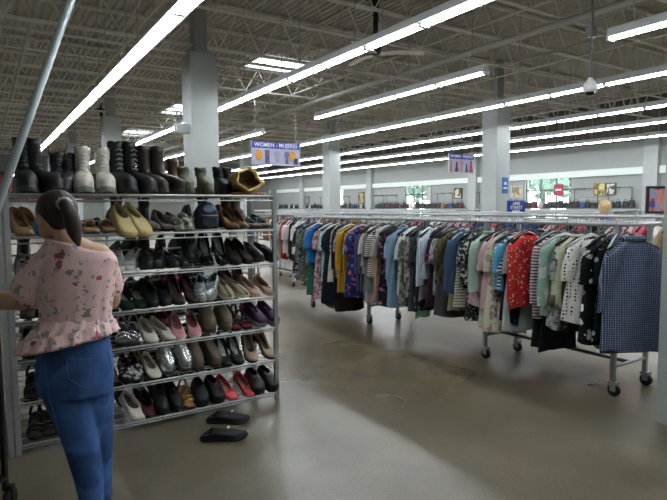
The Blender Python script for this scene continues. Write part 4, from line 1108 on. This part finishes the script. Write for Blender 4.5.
# hidden-side fill behind the woman: darker pairs
fills = [(1, 46, 'navy pump'), (2, 50, 'plum pump'), (3, 48, 'charcoal loafer'), (3, 27, 'brown loafer'), (4, 52, 'khaki loafer'), (5, 52, 'slate loafer'), (6, 53, 'olive loafer'), (2, 92, 'wine loafer'), (3, 92, 'grey green loafer'), (5, 92, 'umber loafer')]
fcols = ['#20263f','#4a2a44','#2c2d30','#3b2c22','#5d5a44','#3a434d','#4a4a33','#4f2029','#55604f','#4a3728']
for (lev, px, lk), c in zip(fills, fcols):
    pair('pump' if 'pump' in lk else 'loafer', lev, (px, px+11), lk+' behind the woman', dep=.14, m_up=cM(c), heel=.04 if 'pump' in lk else 0)
# reverse side of the rack: a second rack back to back with shoes facing away
r2 = dup(rack_o, ((RX0+RX1)/2, RY+2*RD+.05, 0), pi)
tag(r2, 'matching wire shoe rack standing back to back behind the front shoe rack', 'shoe rack')
RC = [('#141416','black'),('#1d1c1e','jet black'),('#2a211d','dark brown'),('#1e2230','navy'),('#4d3a2c','brown'),('#5b5b58','grey'),('#b9a58a','beige'),('#101012','glossy black')]
protos = []
for k, (c_, nm_) in enumerate(RC):
    kd = ('loafer','pump','boot','flat','sneaker','loafer','flat','boot')[k]
    protos.append([shoe(kd, cM(c_), shaft=.15 if kd == 'boot' else 0, heel=.06 if kd == 'pump' else 0, L=.25, side=-1), nm_, {'loafer':'loafer','pump':'high heel','boot':'ankle boot','flat':'flat shoe','sneaker':'sneaker'}[kd], False])
for lev in range(0, 7):
    x = RX0+.12
    while x < RX1-.08:
        p_ = protos[random.choice([0,1,2,3,4,5,6,7,0,1,7])]
        s_ = p_[0] if not p_[3] else dup(p_[0]); p_[3] = True
        s_.location = (x, RY+2*RD+.05-.2, LEVEL[lev]+SLOPE[lev]*.2+.008); s_.rotation_euler = (math.atan(SLOPE[lev]), 0, pi+random.uniform(-.15, .15)); s_.scale = (SC, SC, SC*1.3)
        lb_ = '%s %s on the %s shelf of the rack behind' % (p_[1], p_[2], LVN[lev])
        tag(s_, lb_, 'boot' if 'boot' in lb_ else 'shoe', lb_+', seen from the back')
        x += .105 if random.random() < .6 else .14
# the pair on the floor
for i, (px, py, rz, lab) in enumerate(((228, 419, radians(-100+33), 'farther one of the two black pointed mules lying on the floor'), (224, 436, radians(-93+33), 'nearer one of the two black pointed mules lying on the floor'))):
    p_ = at_z(px, py, .02)
    s_ = shoe('mule', mat('#17181a', .7, var=.05), cM('#222325'), blk, L=.29, toe='point', vamp=.3)
    s_.location = (p_.x, p_.y, 0); s_.rotation_euler = (0, 0, radians(57) if i == 0 else radians(64)); s_.scale = (1.7, 1.08, 1.45)
    MB().box(-.012, .012, -.035, -.02, .053, .056).build('label', m_txt, s_)
    tag(s_, lab, 'shoe')
# ---------------------------------------------------------------- people
def merge(parts, voxel, mats, name, parent, smooth=2):
    o = parts.build('tmp', mats)
    m = o.modifiers.new('r', 'REMESH'); m.mode = 'VOXEL'; m.voxel_size = voxel; m.use_smooth_shade = True
    s = o.modifiers.new('s', 'SMOOTH'); s.factor = .5; s.iterations = smooth
    dg = bpy.context.evaluated_depsgraph_get(); dg.update()
    me = bpy.data.meshes.new_from_object(o.evaluated_get(dg))
    bpy.data.objects.remove(o)
    me.materials.clear()
    for q in (mats if isinstance(mats, (list, tuple)) else [mats]): me.materials.append(q)
    me.polygons.foreach_set('use_smooth', [True]*len(me.polygons)); me.polygons.foreach_set('material_index', [0]*len(me.polygons))
    r = bpy.data.objects.new(name, me); COL.objects.link(r); r.parent = parent
    return r
HA = radians(60)
# the shopper's own frame: right (+a), away from the camera (+b), up
FR = Vector((cos(YAW), -sin(YAW), 0)); FA = Vector((sin(YAW), cos(YAW), 0))
W0 = at_z(86, 527, 0)
woman = empty('person', (W0.x, W0.y, 0), -YAW)
tag(woman, 'woman with brown ponytail, pink floral blouse and blue jeans browsing the shoe rack', 'person')
D0 = FA.dot(W0)
def wp(px, py, db=0.0):
    """pixel -> the shopper's frame, on her own upright plane shifted db away from the camera"""
    r = ray(px, py); t = (D0+db)/FA.dot(r); p = Vector((0,0,CAMZ))+r*t - W0
    return Vector((FR.dot(p), FA.dot(p), p.z))
m_skin = mat('#cba58b', .55, var=.03, vscale=15); m_hair = mat('#2b1a14', .55, var=.2, vscale=60, bump=.4)
PXM = D0/FPX
def ring(c, a, b, n=24, p=1.0, tilt=0):
    out = []
    for k in range(n):
        t = 2*pi*k/n; x = cos(t); y = sin(t)
        out.append(c+Vector((math.copysign(abs(x)**p, x)*a, math.copysign(abs(y)**p, y)*b, tilt*x*a)))
    return out
B = MB()
# torso core, neck, head
tor = [(76,392,.12,.09),(76,362,.13,.095),(77,330,.12,.095),(78,300,.14,.105),(78,275,.155,.11),(79,255,.16,.09),(77,246,.135,.075),(72,241,.08,.06),(67,236,.056,.055),(63,228,.054,.055)]
B.loft([ring(wp(x, y), a, b) for x, y, a, b in reversed(tor)])
H = wp(55, 216)
Rh = Matrix.Rotation(HA, 3, 'Z')
B.ell(H+Vector((0,0,.012)), (.078,.095,.105), 20, 14, Rh)
# face side: turned away and to the left
fd = Vector((-sin(HA), cos(HA), 0)); sd = Vector((fd.y, -fd.x, 0))
B.ell(H+fd*.045+Vector((0,0,-.055)), (.052,.055,.062), 16, 10)        # jaw
B.tube([H+fd*.09+Vector((0,0,.005)), H+fd*.112+Vector((0,0,-.028)), H+fd*.098+Vector((0,0,-.038))], [.008,.013,.011], 8)
for s in (-1, 1): B.ell(H+sd*s*.08+Vector((0,0,-.018))-fd*.005, (.012,.02,.031), 10, 8, Rh)
# arms
def arm(sh, el, wr, r=(.056,.054,.052,.045,.028)):
    B.tube([sh, (sh+el)/2, el, (el+wr)/2, wr], list(r), 14)
def hand(wr, d, up, side, curl=.5):
    d = d.normalized(); up = (up-d*up.dot(d)).normalized(); lat = d.cross(up)*side
    B.tube([wr-d*.01, wr+d*.03, wr+d*.085], [(.026,.018),(.036,.016),(.04,.014)], 10)
    for i, (o, l) in enumerate(((-.03,.068),(-.01,.078),(.01,.073),(.029,.056))):
        p0 = wr+d*.075+lat*o; p1 = p0+d*l*.45-up*l*.12*curl; p2 = p1+d*l*.3-up*l*.35*curl; p3 = p2+d*l*.12-up*l*.32*curl
        B.tube([p0, p1, p2, p3], [.0095,.009,.0085,.007], 7)
    p0 = wr+d*.03-lat*.03; B.tube([p0, p0+d*.03-lat*.03-up*.01, p0+d*.055-lat*.04-up*.022], [.012,.0105,.008], 7)
shL, elL, wrL = wp(47, 262, .02), wp(20, 300, .05), wp(-36, 303, .2)
arm(shL, elL, wrL); hand(wrL, wrL-elL, Vector((0,0,1)), 1)
shR, elR, wrR = wp(106, 262, .04), wp(110, 300, .22), wp(90, 290, .42)
arm(shR, elR, wrR); hand(wrR, wrR-elR, Vector((0,0,1)), -1)
# legs and feet
def leg(pts): B.loft([ring(wp(x, y, b), rx, ry, 18) for x, y, b, rx, ry in reversed(pts)])
legL = [(68,380,0,.07,.09),(72,410,0,.07,.08),(80,445,0,.062,.068),(88,475,0.01,.052,.058),(92,500,.01,.042,.048),(93,520,.01,.036,.042)]
legR = [(93,380,.07,.06,.075),(96,410,.095,.055,.065),(98,440,.12,.046,.052),(100,470,.13,.04,.045),(100,495,.14,.037,.04),(100,512,.14,.036,.042)]
leg(legL); leg(legR)
for (x, y, b) in ((93,520,.01), (100,512,.14)):
    a_ = wp(x, y, b); B.tube([Vector((a_.x+.01,a_.y-.05,.045)), Vector((a_.x,a_.y+.02,.055)), Vector((a_.x-.03,a_.y+.1,.04)), Vector((a_.x-.05,a_.y+.17,.03))], [(.036,.04),(.038,.045),(.042,.032),(.034,.022)], 12)
    B.tube([Vector((a_.x, a_.y, .05)), Vector((a_.x, a_.y, a_.z))], [.038,.038], 12)
merge(B, .0075, m_skin, 'body', woman, 2)
# hair cap, ponytail, scrunchie, mask, eyes
Hb = MB()
Hb.ell(H-fd*.02+Vector((0,0,.034)), (.088,.093,.09), 20, 14, Rh)
Hb.ell(H-fd*.05+Vector((0,0,-.01)), (.07,.05,.062), 16, 10, Rh)
hc = merge(Hb, .009, m_hair, 'hair', woman, 3)
tl = wp(66, 206, -.12)
T_ = MB().tube([wp(63, 205, -.08), wp(65, 204.5, -.15), wp(70, 214, -.15), wp(73, 224, -.125), wp(75, 233, -.12), wp(77, 240, -.12), wp(79, 246, -.115)], [.02,(.027,.027),(.038,.032),(.043,.033),(.038,.028),(.024,.018),(.006,.006)], 14)
T_.build('ponytail', m_hair, woman)
sc = wp(64.5, 204, -.135); t = MB(); nx_ = 22
ax = Vector((.25,-.75,-.6)).normalized(); e1 = ax.orthogonal().normalized(); e2 = ax.cross(e1)
t.tube([sc+(e1*cos(2*pi*k/nx_)+e2*sin(2*pi*k/nx_))*(.02+.002*(k % 2)) for k in range(nx_+1)], [.014+.002*(k % 2) for k in range(nx_+1)], 7, cap=False)
t.build('hair_scrunchie', mat('#b3b7b5', .8, bump=.4), woman)
mk = MB(); mk.ell(H+fd*.075+Vector((0,0,-.05)), (.058,.05,.055), 14, 10, Rh)
mk.build('face_mask', mat('#3f86b8', .7), woman)
st = MB()
for s in (-1, 1): st.tube([H+sd*s*.082+fd*.0+Vector((0,0,-.01)), H+sd*s*.074+fd*.05+Vector((0,0,-.03))], .002, 4)
st.build('mask_strap', mat('#5a93bb', .7), woman)
for s in (-1, 1): MB().ell(H+fd*.088+sd*s*.031+Vector((0,0,.018)), (.013,.011,.009), 10, 8, Rh).build('eye', mat('#2a1c16', .2, var=0), woman)
# blouse
m_bl = mat('#f0cecb', .85, var=.03, vscale=25, pattern='blossom', c2='#96303f', c3='#7d8a72', ps=.058, spec=.2)
def bring(x, y, a, b, amp=0, nf=14, ph=0, dy=0, tilt=0, n=72):
    c = wp(x, y, dy); out = []
    for k in range(n):
        t = 2*pi*k/n; f = 1+amp*sin(nf*t+ph)+amp*.5*sin(nf*1.7*t+ph*2)
        out.append(c+Vector((cos(t)*a*f, sin(t)*b*f, tilt*cos(t)*a)))
    return out
BL = MB()
px_ = PXM
rows_ = [(73,242,.118,.075,0,-.2),(78,248,.16,.09,0,-.13),(79,256,.174,.106,0,-.09),(77,268,.178,.122,0,-.04),(76,285,.176,.126,.008,.0),(76,300,.170,.124,.012,.0),(76,313,.164,.122,.012,.0),(76,320,.162,.122,.014,0),(75,324,.166,.127,.02,0)]
BL.loft([bring(x, y, a, b, am, tilt=tt) for x, y, a, b, am, tt in reversed(rows_)], True, True)
# puff sleeves
def puff(a, b, r0, r1, nf=11):
    d = (b-a).normalized(); e1_ = d.orthogonal().normalized(); e2_ = d.cross(e1_); rg = []
    for j in range(9):
        u = j/8; r_ = r0+(r1-r0)*sin(pi*min(1, u*1.0)*.62)**.8
        if j == 8: r_ = r1*.86
        rg.append([a+(b-a)*u+(e1_*cos(2*pi*k/32)+e2_*sin(2*pi*k/32))*r_*(1+.035*u*sin(nf*2*pi*k/32+u)) for k in range(32)])
    BL.loft(rg, True, True)
puff(wp(62, 254, .0), wp(27, 297, .03), .085, .1); BL.ell(wp(63, 252), (.085,.095,.06), 20, 12); puff(wp(100, 256, .02), wp(109, 292, .12), .06, .075)
bl = merge(BL, .007, m_bl, 'blouse', woman, 2)
PE = MB(); rg = []
for j in range(8):
    u = j/7; x = 76-8*u; y = 316+26*u
    rg.append(bring(x, y, .160+.07*u, .12+.07*u, .012+.028*u, 17, .6, 0, +.2*u, 104))
lo = rg[-1]; inner = [v+Vector((0,0,.0)) for v in lo]
c_ = sum(lo, Vector())/len(lo)
rg.append([v+(c_-v)*.02+Vector((0,0,.004)) for v in lo]); rg.append([v+(c_-v)*.1+Vector((0,0,.06)) for v in lo])
PE.loft(rg, False, False); PE.build('blouse_peplum', m_bl, woman)
# bare upper back above the wide neckline
# jeans
m_jn = mat('#38578a', .85, var=.16, vscale=9, bump=.35, spec=.2, pattern='mottle', c2='#4567a0', c3='#304b78', ps=.2)
J = MB()
J.loft([ring(wp(x, y, .01), a, b, 28) for x, y, a, b in reversed([(75,338,.158,.125),(75,350,.168,.13),(75,364,.178,.14),(75,380,.18,.14),(76,392,.165,.13)])])
jl = [(60,372,0,.095,.115),(67,392,0,.108,.118),(73,412,0,.098,.105),(79,434,0,.082,.09),(84,455,.005,.074,.08),(89,478,.01,.066,.07),(92,500,.01,.055,.06),(93,514,.01,.052,.056)]
jr = [(92,372,.06,.085,.11),(95,395,.08,.085,.105),(97,420,.1,.075,.09),(99,445,.12,.066,.075),(100,470,.13,.058,.066),(100,492,.14,.052,.058),(100,506,.14,.05,.054)]
for L_ in (jl, jr): J.loft([ring(wp(x, y, b), a, c, 20) for x, y, b, a, c in reversed(L_)])
jn = merge(J, .008, m_jn, 'jeans', woman, 2)
m_st = mat('#4a68a2', .85)
from mathutils.bvhtree import BVHTree
bv = BVHTree.FromPolygons([v.co for v in jn.data.vertices], [tuple(p.vertices) for p in jn.data.polygons])
def stick(pts, off=.002, dens=6):
    out = []
    for a, b in zip(pts, pts[1:]):
        for q in range(dens):
            u = q/dens; w = wp(a[0]+(b[0]-a[0])*u, a[1]+(b[1]-a[1])*u, -.3)
            o_ = Vector((0,0,CAMZ))-W0; o_ = Vector((FR.dot(o_), FA.dot(o_), o_.z))
            hit = bv.ray_cast(o_, (w-o_).normalized())
            if hit[0] is not None: out.append(hit[0]+hit[1]*off)
    return out
for pl_ in ([(67,358),(68,378),(84,388),(98,382),(103,366)], [(108,352),(112,372)], [(67,358),(85,360),(104,356)], [(45,362),(50,400),(62,440)]):
    q_ = stick(pl_)
    if len(q_) > 2: MB().tube(q_, .0022, 4).build('stitched_seam', m_st, woman)
for (x, y, b) in ((93,520,.01), (100,512,.14)):
    a_ = wp(x, y, b)
    MB().tube([Vector((a_.x+.012,a_.y-.07,.04)), Vector((a_.x+.005,a_.y-.02,.05)), Vector((a_.x,a_.y+.03,.05)), Vector((a_.x-.03,a_.y+.11,.042)), Vector((a_.x-.055,a_.y+.19,.03))], [(.034,.036),(.045,.048),(.046,.05),(.05,.04),(.036,.026)], 14).build('shoe', blk, woman)

# far shopper, only the head shows above the racks
P0 = at_d(605, 206, 11.0)
p2 = empty('person', (P0.x, P0.y, 0), radians(120))
B = MB()
hz = 1.5
B.loft([ring(Vector((0,0,z)), a, b, 18) for z, a, b in ((.8,.17,.11),(1.0,.15,.11),(1.2,.18,.12),(1.3,.17,.1),(1.36,.07,.06),(1.42,.05,.055))])
B.ell((0,0,hz), (.075,.09,.11), 16, 12); B.tube([(0,-.09,hz),( 0,-.11,hz-.03)], .01, 6)
for s in (-1, 1):
    B.loft([ring(Vector((s*.09,0,z)), a, a, 14) for z, a in ((.06,.04),(.45,.055),(.85,.09))])
    B.tube([(s*.09,.03,.04),(s*.09,-.06,.045),(s*.09,-.17,.03)], [.035,.04,.03], 8)
    arm(Vector((s*.19,0,1.29)), Vector((s*.24,-.02,1.02)), Vector((s*.2,-.22,.95))); hand(Vector((s*.2,-.22,.95)), Vector((0,-1,-.1)), Vector((0,0,1)), s)
merge(B, .011, m_skin, 'body', p2, 2)
Hh = MB().ell((0,.02,hz+.025), (.125,.12,.125), 16, 12).ell((0,.06,hz-.06), (.085,.06,.1), 12, 8)
merge(Hh, .014, mat('#dcc08c', .6, var=.15, vscale=40), 'hair', p2, 2)
for s in (-1, 1): MB().ell((s*.03,-.083,hz+.01), (.012,.01,.008), 8, 6).build('eye', m_dark, p2)
MB().loft([ring(Vector((0,0,z)), a, b, 24) for z, a, b in ((.88,.185,.13),(1.0,.17,.125),(1.2,.195,.135),(1.31,.185,.115),(1.345,.1,.08))]).build('top', mat('#5b5f8a', .8), p2)
J2 = MB().loft([ring(Vector((0,0,z)), a, b, 20) for z, a, b in ((.78,.18,.125),(.95,.175,.125))])
for s in (-1, 1): J2.loft([ring(Vector((s*.09,0,z)), a, a, 14) for z, a in ((.1,.06),(.45,.07),(.88,.1))])
merge(J2, .012, mat('#24304a', .85), 'trousers', p2, 2)
tag(p2, 'distant shopper whose blonde head shows above the clothes racks at the right', 'person')

# ---------------------------------------------------------------- black cart at the left edge
cp = at_z(7, 497, .05)
r = empty('shopping_cart', (cp.x+.005, cp.y-.01, 0), -YAW)
bm_ = mat('#0f1011', .4, var=0)
MB().box(-.022, .0, -.012, .012, .09, 1.02).build('frame_post', bm_, r)
f = MB(); f.tube([(-.01,0,.16),(-.55,0,.16)], .013, 6).tube([(-.01,0,1.0),(-.5,0,1.0)], .013, 6).tube([(-.01,0,.16),(-.01,-.4,.16),(-.55,-.4,.16),(-.55,0,.16)], .013, 6)
f.tube([(-.53,0,.09),(-.53,0,1.0)], .011, 6).tube([(-.53,-.4,.09),(-.53,-.4,.9)], .011, 6).tube([(-.01,-.4,.09),(-.01,-.4,.9)], .011, 6)
f.build('frame', bm_, r)
bk = MB()
for z in (.45,.55,.65,.75,.85): bk.tube([(-.03,0,z),(-.03,-.4,z),(-.52,-.4,z),(-.52,0,z),(-.03,0,z)], .004, 4)
for q in range(9): bk.tube([(-.03-.06*q,0,.42),(-.03-.06*q,0,.88)], .003, 4).tube([(-.03-.06*q,-.4,.42),(-.03-.06*q,-.4,.88)], .003, 4)
bk.build('wire_basket', bm_, r)
for (x, y) in ((.01,0),(.01,-.4),(-.53,0),(-.53,-.4)):
    rgs = [[Vector((x+xx, y+rr*cos(2*pi*q/18), .05+rr*sin(2*pi*q/18))) for q in range(18)] for xx, rr in ((-.016,.04),(-.012,.05),(.012,.05),(.016,.04))]
    MB().loft(rgs).build('wheel', m_castor, r)
    MB().box(x-.021, x+.021, y-.015, y+.015, .098, .12).box(x-.022,x-.018,y-.012,y+.012,.05,.1).box(x+.018,x+.022,y-.012,y+.012,.05,.1).build('caster_fork', bm_, r)
tag(r, 'black wheeled cart at the left edge of the floor', 'cart')
tb_ = bag(.3, .34, .14, mat('#b58a62', .6)); tb_.location = r.location+FR*(-.26)-FA*.2+Vector((0,0,.16)); tb_.rotation_euler = (0,0,-YAW)
tag(tb_, 'tan handbag hanging low in front of the black cart at the left edge', 'handbag')
